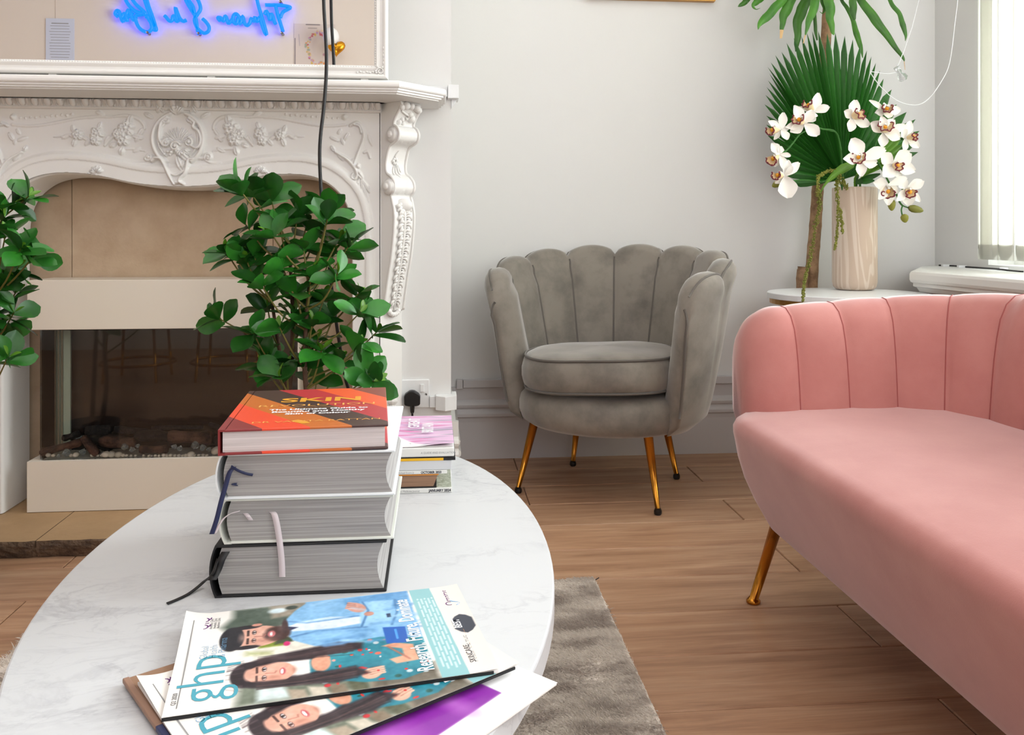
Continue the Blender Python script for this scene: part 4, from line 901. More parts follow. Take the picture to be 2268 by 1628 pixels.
# ------------------------------------------------------------------ picture above (only the lower edge in view)
a, b = ony(1297, 2, 3.07), ony(1584, 3, 3.07)
pf = thing('picture_frame', 'thin gold picture frame high on the pale wall above the grey chair', 'picture frame', ((a.x + b.x) / 2, 3.08, a.z + .35))
mb = MB(); fz = b.z
for x0, x1, z0, z1 in ((a.x, b.x, fz, fz + .014), (a.x, b.x, fz + .69, fz + .70), (a.x, a.x + .012, fz + .014, fz + .69), (b.x - .012, b.x, fz + .014, fz + .69)): mb.box(x0, x1, 3.066, 3.0895, z0, z1)
part(mb, 'frame', m_goldframe, pf, smooth=False); part(MB().box(a.x + .012, b.x - .012, 3.078, 3.086, fz + .014, fz + .69), 'mount', m_paper, pf, smooth=False)

# ------------------------------------------------------------------ rug
RX0, RX1, RY0, RY1 = -.82, .372, .25, 1.952
rug = thing('shaggy_rug', 'taupe shaggy rug under the marble coffee table', 'rug', ((RX0 + RX1) / 2, (RY0 + RY1) / 2, 0))
part(MB().box(RX0, RX1, RY0, RY1, .0005, .010), 'rug_backing', m_rug, rug, smooth=False)
def fur(nm, x0, x1, y0, y1, n, L, wd, seed):
    r = np.random.RandomState(seed); x = r.uniform(x0, x1, n); y = r.uniform(y0, y1, n)
    lowf = np.sin(x * 23 + 2 * np.sin(y * 17)) * .5 + np.sin(y * 31 + 3 * np.sin(x * 13)) * .5
    az = r.normal(0, .7, n) + 1.2 * lowf + math.pi; tl = np.clip(1.15 + .22 * lowf + r.normal(0, .15, n), .3, 1.4); l = L * r.uniform(.7, 1.2, n)
    dx, dy = np.cos(az) * np.sin(tl) * l, np.sin(az) * np.sin(tl) * l; dz = np.cos(tl) * l; pw = r.uniform(0, 2 * math.pi, n); wx, wy = np.cos(pw) * wd / 2, np.sin(pw) * wd / 2
    z0 = np.full(n, .008); V_ = np.stack([np.stack([x - wx, y - wy, z0], -1), np.stack([x + wx, y + wy, z0], -1), np.stack([x + dx * .6, y + dy * .6, z0 + dz * .75 + .001], -1), np.stack([x + dx, y + dy, z0 + dz], -1)], 1).reshape(-1, 3)
    k = np.arange(n)[:, None] * 4; F = np.concatenate([k + [0, 1, 2], k + [1, 3, 2]], 0)
    me = bpy.data.meshes.new(nm); me.from_pydata((V_ - np.array(OFF[rug.name])).tolist(), [], F.tolist()); me.materials.append(m_rug)
    o = bpy.data.objects.new(nm, me); COL.objects.link(o); o.parent = rug; o['kind'] = 'stuff'
fur('rug_pile', .06, RX1 + .002, .95, RY1 + .004, 90000, .013, .0013, 1)
fur('rug_pile', RX0 - .002, .06, .30, RY1 + .004, 60000, .016, .003, 2)
part(MB().tube([(.352, 1.958, .012), (.360, 1.953, .006), (.366, 1.945, .004), (.372, 1.953, .005), (.384, 1.957, .010)], .0012, 5), 'loose_thread', m_ink, rug)

# ------------------------------------------------------------------ oval marble coffee table
TX, TY, TA, TB, TZ = -.164, 1.237, .328, .627, .367
ct = thing('coffee_table', 'oval white marble coffee table piled with books and magazines', 'table', (TX, TY, 0))
def oval(i, z, n=96): return [(TX + (TA - i) * math.cos(2 * math.pi * k / n), TY + (TB - i) * math.sin(2 * math.pi * k / n), z) for k in range(n)]
mb = MB(); PR = [(.012, TZ - .034), (.002, TZ - .032), (0, TZ - .029), (0, TZ - .003), (.0009, TZ - .0008), (.003, TZ)]
mb.grid([oval(i, z) for i, z in PR], cv=True, flip=True); mb.f.append(tuple(range(5 * 96, 6 * 96))); mb.f.append(tuple(reversed(range(96)))); tt = part(mb, 'tabletop', m_marble, ct, smooth=False)
for yy in (-.30, .30):
    mb = MB(); mb.lathe([(.13, .018), (.135, .022), (.13, .03), (.04, .045), (.033, .08), (.033, .30), (.05, .325), (.10, .332)], 28, (TX, TY + yy, 0)); part(mb, 'pedestal', m_tablewhite, ct)

# ------------------------------------------------------------------ books
def book(name, x0, x1, y0, dep, z0, z1, cover, pages, lab, rot=0, ct_=.0032, spine_r=None, over=.004, concave=.008, rounded=True, group=None, spinemat=None):
    """hardback lying flat, head edge facing -Y, spine at x0"""
    th = z1 - z0; t = thing(name, lab, 'book', (x0, y0, z0), group); zc = (z0 + z1) / 2; g = ct_; sb = .007 if rounded else .0
    y1 = y0 + dep
    def sx(z):  # spine bulge
        u = (z - zc) / (th / 2); return -sb * (1 - u * u)
    n = 8; zz = [z0 + g + (th - 2 * g) * k / n for k in range(n + 1)]
    pb = [(x0 + .004 + sx(z) + sb * .6, z) for z in zz] + [(x1 - over - concave * (1 - ((z - zc) / (th / 2 - g)) ** 2) if rounded else x1 - over, z) for z in reversed(zz)]
    mb = MB(); mb.prism(pb, lambda a, b, t_: (a, t_, b), y0 + over, y1 - over); part(mb, 'page_block', pages, t, smooth=False, fixn=True)
    for za, zb, nm in ((z0, z0 + g, 'back_board'), (z1 - g, z1, 'front_board')):
        part(MB().box(x0 + .006, x1, y0, y1, za, zb), nm, cover, t, smooth=False, bevel=min(.0012, g * .45), loc=(x0, y0, z0))
    sp = [(x0 + .006, z0), (x0 + .006, z0 + g * .8)] ; m = 10
    outer = [(x0 + sx(z0 + th * k / m) - .001, z0 + th * k / m) for k in range(m + 1)]; inner = [(a + .0022, b) for a, b in outer]
    poly_ = [(x0 + .008, z0)] + outer + [(x0 + .008, z1), (x0 + .008, z1 - g * .8)] + [(inner[k][0], min(max(inner[k][1], z0 + g * .8), z1 - g * .8)) for k in range(m, -1, -1)] + [(x0 + .008, z0 + g * .8)]
    mb = MB(); mb.prism(poly_, lambda a, b, t_: (a, t_, b), y0 + .0003, y1 - .0003); part(mb, 'spine', spinemat or cover, t, smooth=False, fixn=True, loc=(x0, y0, z0))
    if rot: t.rotation_euler = (0, 0, R(rot))
    return t
FY = 1.075
b1 = book('hardback_book', -.273, -.062, FY, .27, TZ + .0003, .4325, m_blackcover, m_pages_grey, 'thick black hardback at the bottom of the tall book stack')
b2 = book('hardback_book', -.262, -.053, FY + .002, .27, .4330, .4895, m_ivorycover, m_pages_grey, 'thick ivory hardback with pale ribbons, second from the bottom of the tall stack')
b3 = book('hardback_book', -.265, -.051, FY - .002, .275, .4900, .5475, m_whitecover, m_pages_grey, 'thick white hardback with a navy ribbon, directly under the red book')
b4 = book('hardback_book', -.2655, -.0595, 1.060, .262, .5482, .5800, m_stripe, m_pages_white, 'red and orange striped hardback on top of the tall book stack', rot=4, rounded=False, spinemat=m_stripe)
for nm, zz in (('front_board', 0),): pass
# lettering on the striped book (local frame of the rotated book)
def btext(s, size, u, v, mat, sx=1.0, bold=0.0, nm='lettering'):
    O = OFF[b4.name] + Vector((u * .206, v * .262, .0320)); return text(s, size, O, (1, 0, 0), (0, 1, 0), mat, nm, b4, sx, 'CENTER', bold)
btext('SKIN', .040, .55, .62, m_gold_ink, 1.35, .0012)
btext('REVOLUTION', .020, .53, .50, m_goldthin, 1.32, 0)
part(MB().box(*( [OFF[b4.name].x + .04, OFF[b4.name].x + .180] + [OFF[b4.name].y + .122, OFF[b4.name].y + .1226] + [.58005, .58015])), 'printed_line', m_goldthin, b4, smooth=False)
for k, s_ in enumerate(('The Ultimate Guide to', 'Beautiful and Healthy', 'Skin of Colour')): btext(s_, .0125, .55, .405 - .055 * k, m_white_ink, 1.15, .0004)
btext('DR VANITA RATTAN', .012, .56, .115, m_goldthin, 1.45, 0)
mb = MB(); ox, oy = OFF[b4.name].x + .088, OFF[b4.name].y + .030; mb.add([(ox, oy, .5802), (ox + .014, oy + .004, .5802), (ox + .020, oy - .007, .5802), (ox + .010, oy - .010, .5802), (ox + .003, oy + .014, .5802), (ox - .006, oy + .008, .5802)], [(0, 3, 2, 1), (0, 1, 4, 5)]); part(mb, 'gold_emblem', m_gold_ink, b4, smooth=False)
text('II', .010, (-.243, 1.066, .5476), (1, 0, 0), (0, 1, 0), m_ink, 'lettering', b3, 1.0, 'LEFT', .0006)
for k in range(2): text(('SECOND', 'EDITION')[k], .0042, (-.235, 1.0698 - .0 + .001 - .0045 * k, .5476), (1, 0, 0), (0, 1, 0), m_ink, 'lettering', b3, 1.2)
# ribbons
def rib(pts, wd, mat, par, Y=FY - .004, side=(1, 0, 0)):
    P = catmull([ony(x, y, Y + dy) for x, y, dy in pts], 5); s_ = Vector(side) * wd; return part(MB().ribbon(P, s_, .0003), 'ribbon_bookmark', mat, par)
m_navy = M('navy_ribbon', (24, 34, 74), .5, sheen=.5); m_pinkr = M('pale_ribbon', (206, 194, 196), .5, sheen=.5); m_blackr = M('black_ribbon', (12, 12, 14), .55)
rib([(518, 1034, .004), (508, 1048, -.001), (500, 1075, -.003), (490, 1110, -.006), (480, 1150, -.008), (469, 1183, -.008)], .006, m_navy, b3)
rib([(512, 1033, .002), (527, 1042, -.001), (545, 1049, .0), (560, 1052, .002)], .004, m_navy, b3, side=(.3, 0, .8))
rib([(520, 1070, .003), (518, 1073, 0), (522, 1076, .003)], .006, m_navy, b3)
rib([(528, 1133, .004), (510, 1138, -.001), (494, 1150, -.003), (484, 1165, -.006), (476, 1182, -.008)], .005, m_pinkr, b2, side=(.8, 0, .3))
rib([(603, 1134, .006), (608, 1140, -.001), (614, 1165, -.003), (620, 1205, -.004), (624, 1245, -.004), (625, 1278, -.004)], .0075, m_pinkr, b2)
rib([(544, 1137, .005), (549, 1143, -.001), (555, 1152, .001)], .006, m_pinkr, b2)
rib([(500, 1222, .004), (490, 1240, -.002), (482, 1262, -.004), (470, 1285, -.012)], .010, m_blackr, b1)
pts = [ony(482, 1238, FY - .003), ony(470, 1272, FY - .012), onz(452, 1288, TZ + .010), onz(436, 1302, TZ + .004), onz(415, 1317, TZ + .0012), onz(390, 1329, TZ + .0012), onz(370, 1337, TZ + .0012)]
part(MB().ribbon(catmull(pts, 5), (.0035, -.005, 0), .0004), 'ribbon_bookmark', m_blackr, b1)

# right-hand stack
SY = 1.480; X_ = -.165
def slab(name, lab, cat, x1, z0, z1, mat, y0=SY, dep=.22, x0=X_, group=None, bevel=.0008, pages=None):
    t = thing(name, lab, cat, ((x0 + x1) / 2, y0, z0), group)
    part(MB().box(x0, x1, y0, y0 + dep, z0, z1), 'cover', mat, t, smooth=False, bevel=bevel); return t
m_offwhite = M('offwhite_cover', (228, 228, 224), .4); m_lightgrey = M('light_grey_cover', (208, 210, 213), .4); m_yellow = M('yellow_cover', (214, 196, 40), .4, var=((244, 176, 20), 3, .3, .6))
m_speck = M('speckled_cover', (150, 156, 134), .5, var=((196, 200, 184), 120, .4, .6))
s1 = slab('magazine', 'speckled green-grey magazine marked January 2024 at the bottom of the small stack', 'magazine', .0285, TZ + .0003, TZ + .0085, m_offwhite, dep=.24)
part(MB().box(X_ + .001, .0275, SY + .003, SY + .239, TZ + .0086, TZ + .0089), 'cover_print', m_speck, s1, smooth=False)
text('JANUARY 2024', .0062, (-.012, SY - .0003, TZ + .0022), (1, 0, 0), (0, 0, 1), m_ink, 'spine_lettering', s1, .95, 'LEFT', .00025)
text('Aesthetic Medicine Journal', .0048, (-.075, SY - .0003, TZ + .0024), (1, 0, 0), (0, 0, 1), m_grey_ink, 'spine_lettering', s1, .9)
s2 = thing('paperback_book', 'brown-paged small book with an orange top cover in the small stack', 'book', (-.06, SY, TZ + .009))
z0 = TZ + .0092; mb = MB(); mb.prism([(X_ + .02, z0 + .0018), (-.004, z0 + .0018), (.0035, z0 + .0215), (X_ + .02, z0 + .0215)], lambda a, b, t: (a, t, b), SY + .003, SY + .17); part(mb, 'page_block', m_pages_brown, s2, smooth=False, fixn=True)
part(MB().box(X_ + .02, .0015, SY + .001, SY + .172, z0, z0 + .0017), 'back_cover', m_blackcover, s2, smooth=False)
part(MB().box(X_ + .02, .005, SY + .001, SY + .172, z0 + .0216, z0 + .0236), 'front_cover', M('orange_cover', (216, 138, 44), .45), s2, smooth=False, bevel=.0005)
z0 += .0242
s3 = slab('magazine', 'white magazine marked October 2023 above the small brown book', 'magazine', .020, z0, z0 + .0065, m_offwhite, dep=.225)
text('OCTOBER 2023', .0055, (-.026, SY - .0003, z0 + .0012), (1, 0, 0), (0, 0, 1), m_ink, 'spine_lettering', s3, .95, 'LEFT', .0002)
text('Paul Michael Evans Jr', .0048, (-.076, SY - .0003, z0 + .0014), (1, 0, 0), (0, 0, 1), m_grey_ink, 'spine_lettering', s3, .95)
z0 += .0069
s4 = slab('softcover_book', 'plain light grey softcover in the middle of the small stack', 'book', .0275, z0, z0 + .0165, m_lightgrey, dep=.22)
z0 += .0168
s5 = thing('slim_brochure', 'slim yellow brochure with a black end near the top of the small stack', 'brochure', (-.06, SY, z0))
part(MB().box(X_, .0135, SY - .001, SY + .21, z0, z0 + .0045), 'cover', m_yellow, s5, smooth=False); part(MB().box(.0136, .0345, SY - .001, SY + .21, z0, z0 + .0045), 'spine_end', m_blackcover, s5, smooth=False)
part(MB().box(X_, .034, SY - .0012, SY + .209, z0 + .0046, z0 + .0054), 'spine_end', m_blackcover, s5, smooth=False)
z0 += .0058
s6 = slab('softcover_book', 'white softcover book directly under the pink magazine', 'book', .0325, z0, z0 + .0165, m_offwhite, dep=.225, bevel=.002)
text('A GUIDE AND EVALUATION', .0048, (-.026, SY - .0003, z0 + .006), (1, 0, 0), (0, 0, 1), m_grey_ink, 'spine_lettering', s6, 1.0)
z0 += .0170
s7 = thing('pink_magazine', 'pink and lilac cover magazine curling on top of the small stack', 'magazine', (-.06, SY, z0))
h7, w7 = 120, 100; img = blank(h7, w7, (222, 180, 214)); rg = random.Random(2)
# x = across (left->right when facing), y = depth (front -> back)
for k in range(46):
    y = rg.uniform(.0, 1); x = rg.uniform(.3, 1); c_ = rg.choice([(196, 130, 190), (236, 214, 232), (150, 140, 160), (214, 110, 170), (180, 160, 190), (120, 116, 132)])
    blob(img, x, y, rg.uniform(.12, .3), rg.uniform(.012, .04), c_, .8, rg.uniform(-20, 10))
poly(img, [(0, 0), (.78, 0), (.62, .10), (.45, .30), (.28, .48), (0, .50)], (240, 236, 238), .02)
for k in range(14): blob(img, .12 + .035 * k, .06 + .012 * (k % 5), .012, .03, ((206, 160, 178), (180, 176, 182))[k % 2], .6)
A0 = Vector((X_ + .015, SY + .002, z0 + .0012))
zf7 = lambda i, j: .0015 + .0045 * np.clip(j - .7, 0, 1) ** 2 * 8 * (1 - i) + .002 * np.sin(j * 9) * (1 - i) ** 2
g_img = img  # rows: depth, columns: x
colour_grid('cover', g_img, A0, (0, .245, 0), (.182, 0, 0), s7, zf=lambda i, j: zf7(i, j))
part(MB().box(A0.x + .001, A0.x + .180, A0.y + .002, A0.y + .243, z0 + .0002, z0 + .0012), 'pages', m_paper, s7, smooth=False)
for k, s_ in enumerate(('GREAT', 'BRITAIN')): text(s_, .030, (-.032 + .027 * k, SY + (.13, .085)[k], z0 + .0055 + .001 * k), (0, 1, 0), (-1, 0, 0), m_white_ink, 'lettering', s7, (.85, .72)[k], 'LEFT', .0006)

# ------------------------------------------------------------------ magazines in front
def cover_art(H_=340, W_=236):
    im = blank(H_, W_, (238, 233, 226))
    # background photograph on the page: x 0 (left edge) .. 1, y 0 (top) .. 1
    poly(im, [(.90, .165), (1, .165), (1, .40), (.80, .40), (.60, .20), (.80, .13)], (70, 84, 72), .05, .95)
    poly(im, [(.84, .30), (1, .29), (1, .44), (.86, .42)], (150, 140, 124), .03); blob(im, .93, .32, .04, .06, (206, 222, 226), .5); blob(im, .95, .37, .03, .04, (60, 70, 62), .4)
    poly(im, [(0, .20), (.20, .21), (.16, .50), (0, .82)], (96, 106, 88), .05, .9); poly(im, [(.02, .26), (.13, .26), (.13, .34), (.02, .36)], (206, 218, 216), .03)
    for k in range(7): poly(im, [(.0, .36 + .06 * k), (.09, .35 + .06 * k), (.07, .40 + .06 * k), (.0, .41 + .06 * k)], ((176, 160, 140), (206, 196, 178), (128, 112, 92), (90, 92, 70))[k % 4], .02)
    poly(im, [(.0, .60), (.16, .62), (.16, .81), (0, .81)], (104, 96, 82), .04)
    poly(im, [(.40, .25), (.56, .25), (.60, .42), (.42, .46)], (226, 220, 206), .05)
    poly(im, [(.52, .26), (.62, .26), (.60, .35), (.52, .35)], (120, 136, 40), .02); poly(im, [(.54, .31), (.62, .32), (.60, .38), (.55, .37)], (60, 70, 46), .02); blob(im, .535, .35, .03, .02, (206, 40, 110), .4)
    poly(im, [(.46, .22), (.50, .22), (.47, .30), (.44, .30)], (150, 160, 80), .04, .6)
    # man: light blue suit, white shirt
    poly(im, [(.98, .42), (.90, .38), (.78, .34), (.64, .35), (.56, .37), (.47, .44), (.42, .52), (.44, .62), (.42, .80), (1, .80), (1, .42)], (132, 182, 222), .012)
    poly(im, [(.72, .35), (.66, .37), (.64, .50), (.66, .62), (.73, .62), (.78, .50), (.76, .40)], (214, 224, 232), .012)
    stroke(im, [(.78, .36), (.74, .42), (.75, .60)], .008, (92, 140, 190), .012); stroke(im, [(.60, .37), (.63, .45), (.61, .62)], .008, (92, 140, 190), .012)
    poly(im, [(.66, .345), (.73, .345), (.70, .39), (.69, .38)], (40, 46, 78), .01)
    poly(im, [(.90, .56), (.98, .56), (1, .80), (.80, .80), (.82, .66)], (88, 146, 196), .02, .8)
    poly(im, [(.62, .60), (.92, .62), (.90, .74), (.60, .70)], (150, 196, 230), .015); stroke(im, [(.62, .605), (.80, .64), (.92, .625)], .006, (70, 120, 170), .01)
    stroke(im, [(.60, .71), (.74, .74), (.90, .745)], .006, (70, 120, 170), .012); stroke(im, [(.50, .48), (.52, .60)], .02, (100, 152, 200), .03)
    blob(im, .855, .60, .075, .05, (206, 150, 134), .2, -25)
    for k in range(4): stroke(im, [(.84 + .022 * k, .60), (.86 + .022 * k, .565 + .004 * k)], .010, (214, 160, 144), .006); 
    for k in range(3): stroke(im, [(.852 + .022 * k, .60), (.872 + .022 * k, .57)], .002, (120, 70, 66), .004)
    blob(im, .76, .64, .03, .03, (196, 140, 124), .3)
    poly(im, [(.69, .70), (.735, .70), (.735, .715), (.69, .715)], (40, 60, 90), .006)
    # man's head
    blob(im, .655, .255, .118, .125, (212, 160, 140), .06); blob(im, .660, .318, .095, .075, (74, 48, 44), .25); blob(im, .662, .300, .040, .022, (196, 110, 112), .3); blob(im, .662, .299, .024, .008, (240, 230, 226), .3)
    blob(im, .655, .170, .140, .062, (34, 34, 40), .12); blob(im, .768, .215, .026, .080, (40, 36, 40), .3); blob(im, .545, .22, .024, .07, (40, 36, 40), .3)
    for x in (.700, .612): blob(im, x, .242, .027, .013, (60, 38, 36), .3); blob(im, x, .243, .020, .008, (226, 214, 210), .3); blob(im, x, .242, .010, .009, (34, 22, 22), .3); stroke(im, [(x - .028, .222), (x + .026, .222)], .006, (50, 36, 34), .006)
    stroke(im, [(.652, .245), (.645, .275), (.665, .280)], .004, (160, 100, 90), .008); blob(im, .785, .25, .018, .03, (206, 146, 128), .3)
    blob(im, .73, .345, .10, .02, (60, 40, 40), .4)
    # woman: teal dress with red flowers, long dark hair
    poly(im, [(.40, .43), (.46, .52), (.48, .66), (.42, .80), (.10, .80), (.04, .70), (.06, .58), (.14, .45), (.20, .42), (.32, .42)], (36, 128, 146), .012)
    poly(im, [(.32, .44), (.44, .55), (.42, .60), (.34, .56), (.26, .48)], (58, 160, 172), .03, .6); poly(im, [(.10, .48), (.22, .52), (.24, .64), (.10, .66)], (30, 104, 122), .03, .6)
    poly(im, [(.38, .655), (.40, .70), (.36, .76), (.20, .765), (.19, .69), (.24, .67), (.26, .72), (.33, .72)], (222, 158, 128), .012); stroke(im, [(.37, .675), (.22, .735)], .006, (170, 104, 84), .01)
    blob(im, .13, .605, .055, .050, (226, 172, 148), .2, 25)
    for k in range(4): stroke(im, [(.11 + .020 * k, .60), (.125 + .018 * k, .645)], .008, (232, 182, 158), .006); stroke(im, [(.12 + .020 * k, .60), (.135 + .018 * k, .64)], .002, (150, 90, 76), .004)
    rq = random.Random(4)
    for k in range(46):
        x, y = rq.uniform(.06, .46), rq.uniform(.44, .79)
        if .19 < x < .40 and .655 < y < .77: continue
        blob(im, x, y, rq.uniform(.006, .02), rq.uniform(.006, .02), rq.choice([(206, 52, 50), (226, 96, 76), (190, 40, 48), (226, 160, 150), (200, 210, 214), (30, 90, 84)]), .4)
    blob(im, .30, .455, .10, .05, (218, 156, 128), .2)
    poly(im, [(.36, .20), (.42, .28), (.45, .40), (.48, .52), (.45, .60), (.38, .59), (.36, .48), (.35, .36)], (48, 36, 42), .025); poly(im, [(.18, .22), (.22, .30), (.20, .40), (.22, .56), (.14, .60), (.09, .50), (.12, .36), (.15, .26)], (44, 34, 40), .025)
    blob(im, .27, .225, .125, .075, (42, 32, 38), .15); blob(im, .262, .300, .105, .110, (228, 172, 150), .07); blob(im, .27, .235, .07, .03, (222, 170, 150), .4)
    stroke(im, [(.17, .25), (.15, .36), (.19, .44)], .028, (42, 32, 38), .02); stroke(im, [(.355, .23), (.385, .32), (.37, .42)], .028, (42, 32, 38), .02)
    for x in (.302, .222): blob(im, x, .280, .027, .013, (60, 40, 42), .3); blob(im, x, .281, .021, .009, (236, 228, 226), .3); blob(im, x, .280, .010, .010, (40, 24, 22), .3); stroke(im, [(x - .026, .258), (x + .024, .257)], .005, (70, 46, 44), .006); blob(im, x, .278, .008, .006, (16, 12, 14), .4)
    stroke(im, [(.262, .285), (.255, .312), (.272, .316)], .004, (186, 120, 104), .008); blob(im, .262, .336, .040, .016, (196, 92, 98), .3); blob(im, .262, .334, .028, .007, (246, 240, 238), .3)
    # cloth folds, hair strands and soft shading of the printed photograph
    rs_ = np.random.RandomState(5)
    def sm(h, w_): 
        g_ = rs_.uniform(-1, 1, (h, w_)); yy = np.linspace(0, h - 1.001, H_); xx = np.linspace(0, w_ - 1.001, W_); y0 = yy.astype(int); x0 = xx.astype(int); fy = (yy - y0)[:, None]; fx = (xx - x0)[None]
        fy = fy * fy * (3 - 2 * fy); fx = fx * fx * (3 - 2 * fx)
        return (g_[y0][:, x0] * (1 - fy) + g_[y0 + 1][:, x0] * fy) * (1 - fx) + (g_[y0][:, x0 + 1] * (1 - fy) + g_[y0 + 1][:, x0 + 1] * fy) * fx
    for k in range(26): 
        x, y = rs_.uniform(.44, .98), rs_.uniform(.40, .78)
        if .63 < x < .74 and y < .62: continue
        stroke(im, [(x, y), (x + rs_.uniform(-.05, .05), y + rs_.uniform(.04, .12))], rs_.uniform(.006, .016), ((94, 148, 200), (176, 212, 238), (110, 164, 210))[k % 3], .025, .6)
    for k in range(30):
        sd = k % 2; x = rs_.uniform(.12, .19) if sd else rs_.uniform(.36, .43); stroke(im, [(x, .26), (x + rs_.uniform(-.02, .02), .40), (x + rs_.uniform(-.03, .04), .56)], .0035, ((88, 66, 66), (24, 18, 22))[k % 3 == 0], .006, .5)
    for k in range(20):
        x = rs_.uniform(.16, .38); stroke(im, [(x, .165 + .04 * abs(x - .27)), (x + (x - .27) * .3, .215)], .003, (92, 76, 80), .006, .4)
    blob(im, .215, .315, .035, .09, (196, 132, 112), .9, 0, .55); blob(im, .30, .300, .03, .03, (244, 200, 182), .9, 0, .7); blob(im, .262, .372, .06, .016, (186, 120, 100), .9, 0, .6); blob(im, .30, .345, .02, .014, (226, 140, 130), .9, 0, .5)
    blob(im, .60, .27, .035, .09, (170, 112, 96), .9, 0, .6); blob(im, .69, .27, .03, .03, (236, 186, 166), .9, 0, .6); blob(im, .655, .205, .07, .03, (230, 180, 160), .9, 0, .5)
    N1 = sm(40, 28) * 9 + sm(90, 60) * 8 + sm(16, 11) * 8; msk = np.clip((np.linspace(0, 1, H_)[:, None] - .15) / .08, 0, 1) * np.ones((1, W_)); im += (N1 * msk)[..., None]; np.clip(im, 0, 255, out=im)
    # blue badge, teal strip, white footer
    poly(im, [(.58, .675), (.56, .752), (.385, .748), (.40, .675)], (20, 88, 176), .006); stroke(im, [(.44, .715), (.54, .716)], .006, (70, 150, 220), .004)
    poly(im, [(-.1, .815), (1.1, .808), (1.1, .888), (-.1, .905)], (140, 190, 194), .004); poly(im, [(-.1, .905), (1.1, .888), (1.1, 1.1), (-.1, 1.1)], (234, 224, 214), .004)
    for k in range(5):
        for q_ in range(44):
            x = .08 + .018 * q_ + (.0 if k % 2 else .005)
            if (q_ * 7 + k * 3) % 6: stroke(im, [(x, .832 + .0135 * k - .004 * x), (x + .012, .832 + .0135 * k - .004 * x)], .0042, (206, 226, 226), .004)
    stroke(im, [(.06, .037), (.905, .034)], .0022, (60, 60, 66), .003)
    # seal in the footer
    poly(im, [(.46, .918), (.56, .918), (.60, .935), (.62, .955), (.60, .975), (.56, .992), (.46, .992), (.42, .975), (.40, .955), (.42, .935)], (46, 52, 66), .006)
    return im
art = cover_art()
def magazine(O, ang, z, th, lab, bottomdark=True, full=True, grp=None):
    a = Vector((math.cos(R(ang)), math.sin(R(ang)), 0)); b = Vector((-a.y, a.x, 0)); O = Vector((O[0], O[1], z))
    t = thing('magazine', lab, 'magazine', O, grp)
    part(MB().obox(O + a * .001 + b * .001, a * .314, b * .209, Vector((0, 0, th - .0006))), 'pages', m_paper, t, smooth=False)
    part(MB().obox(O - b * .0006, a * .310, b * .0014, Vector((0, 0, th - .0008))), 'spine', m_blackcover, t, smooth=False)
    curl = lambda i, j: .0001 + .006 * np.clip(1 - i / .10, 0, 1) ** 2 * np.clip((j - .55) / .45, 0, 1) + .0016 * np.clip((i - .9) / .1, 0, 1) ** 2
    colour_grid('cover', art, O + Vector((0, 0, th)), a * .316, b * .211, t, zf=curl)
    zt = Vector((0, 0, th + .0003)); W_, L_ = .211, .316
    def P(x, y, dz=0): return O + b * (x * W_) + a * (y * L_) + zt + Vector((0, 0, dz))
    T = lambda s_, sz, x, y, m_, sx=1, bold=0, al='LEFT', dz=0: text(s_, sz, P(x, y, dz), b, -a, m_, 'lettering', t, sx, al, bold)
    T('ghp', .064, .075, .160, m_teal, 1.02, -.0004)
    for k, s_ in enumerate(('Global', 'Health', '& Pharma')): T(s_, .0115, .475, .098 + .028 * k, m_lightblue_ink, .95, -.0002)
    T('www.ghp-news.com', .006, .72, .028, m_ink, 1, 0); T('Q2 2020', .006, .085, .030, m_ink, 1, 0)
    T('QIQ', .018, .80, .085, m_purple_ink, .9); 
    for k in range(3): T('Aesthetic Clinic', .0045, .80, .098 + .012 * k, m_ink, .9, 0)
    T('Research,', .024, .080, .800, m_white_ink, .62, .0005); T('Future,', .024, .385, .795, m_white_ink, .62, .0005); T('Dominate', .024, .610, .790, m_white_ink, .60, .0005)
    T('Ornatas', .014, .74, .955, m_purple_ink, .95); T('BEST', .013, .465, .948, m_white_ink, .8, .0003); T('CLINIC', .007, .46, .966, m_white_ink, 1)
    T('SKINCARE', .009, .10, .940, m_ink, .9); T('CLINIC OF THE', .009, .10, .955, m_grey_ink, .95); T('AWARD LIFE', .013, .095, .975, m_orange_ink, 1, .0003)
    arc = [P(.735 + .012 * k, .962 + .016 * math.sin(k * .9)) for k in range(6)]
    part(MB().tube(arc, .0009, 5), 'printed_swoosh', m_lightblue_ink, t)
    return t
# purple magazine (lowest)
def plain_mag(corner, ang, z, th, lab, img):
    a = Vector((math.cos(R(ang)), math.sin(R(ang)), 0)); b = Vector((-a.y, a.x, 0)); E_ = Vector((corner[0], corner[1], z)); O = E_ - a * .316
    t = thing('magazine', lab, 'magazine', O)
    part(MB().obox(O + a * .0005 + b * .0005, a * .315, b * .210, Vector((0, 0, th - .0004))), 'pages', m_paper, t, smooth=False, bevel=.0008)
    colour_grid('cover', img, O + Vector((0, 0, th)), a * .316, b * .211, t); return t, O, a, b
im = blank(170, 118, (240, 239, 238)); poly(im, [(.155, -.1), (1.1, -.1), (1.1, .84), (.155, .84)], (136, 40, 158), .006)
rg = random.Random(6)
for k in range(14): blob(im, rg.uniform(.2, 1), rg.uniform(0, .8), rg.uniform(.1, .3), rg.uniform(.06, .2), rg.choice([(166, 70, 186), (120, 26, 146), (176, 96, 190), (150, 60, 176)]), .9)
poly(im, [(.74, .40), (.86, .40), (.86, .62), (.78, .66)], (50, 40, 110), .02); poly(im, [(.62, .66), (.72, .64), (.72, .76), (.64, .78)], (40, 46, 110), .02); blob(im, .5, .12, .1, .05, (110, 60, 170), .6)
pm, *_ = plain_mag((.122, .836), 46, TZ + .0003, .0028, 'purple fronted magazine with white border overhanging the table edge', im)
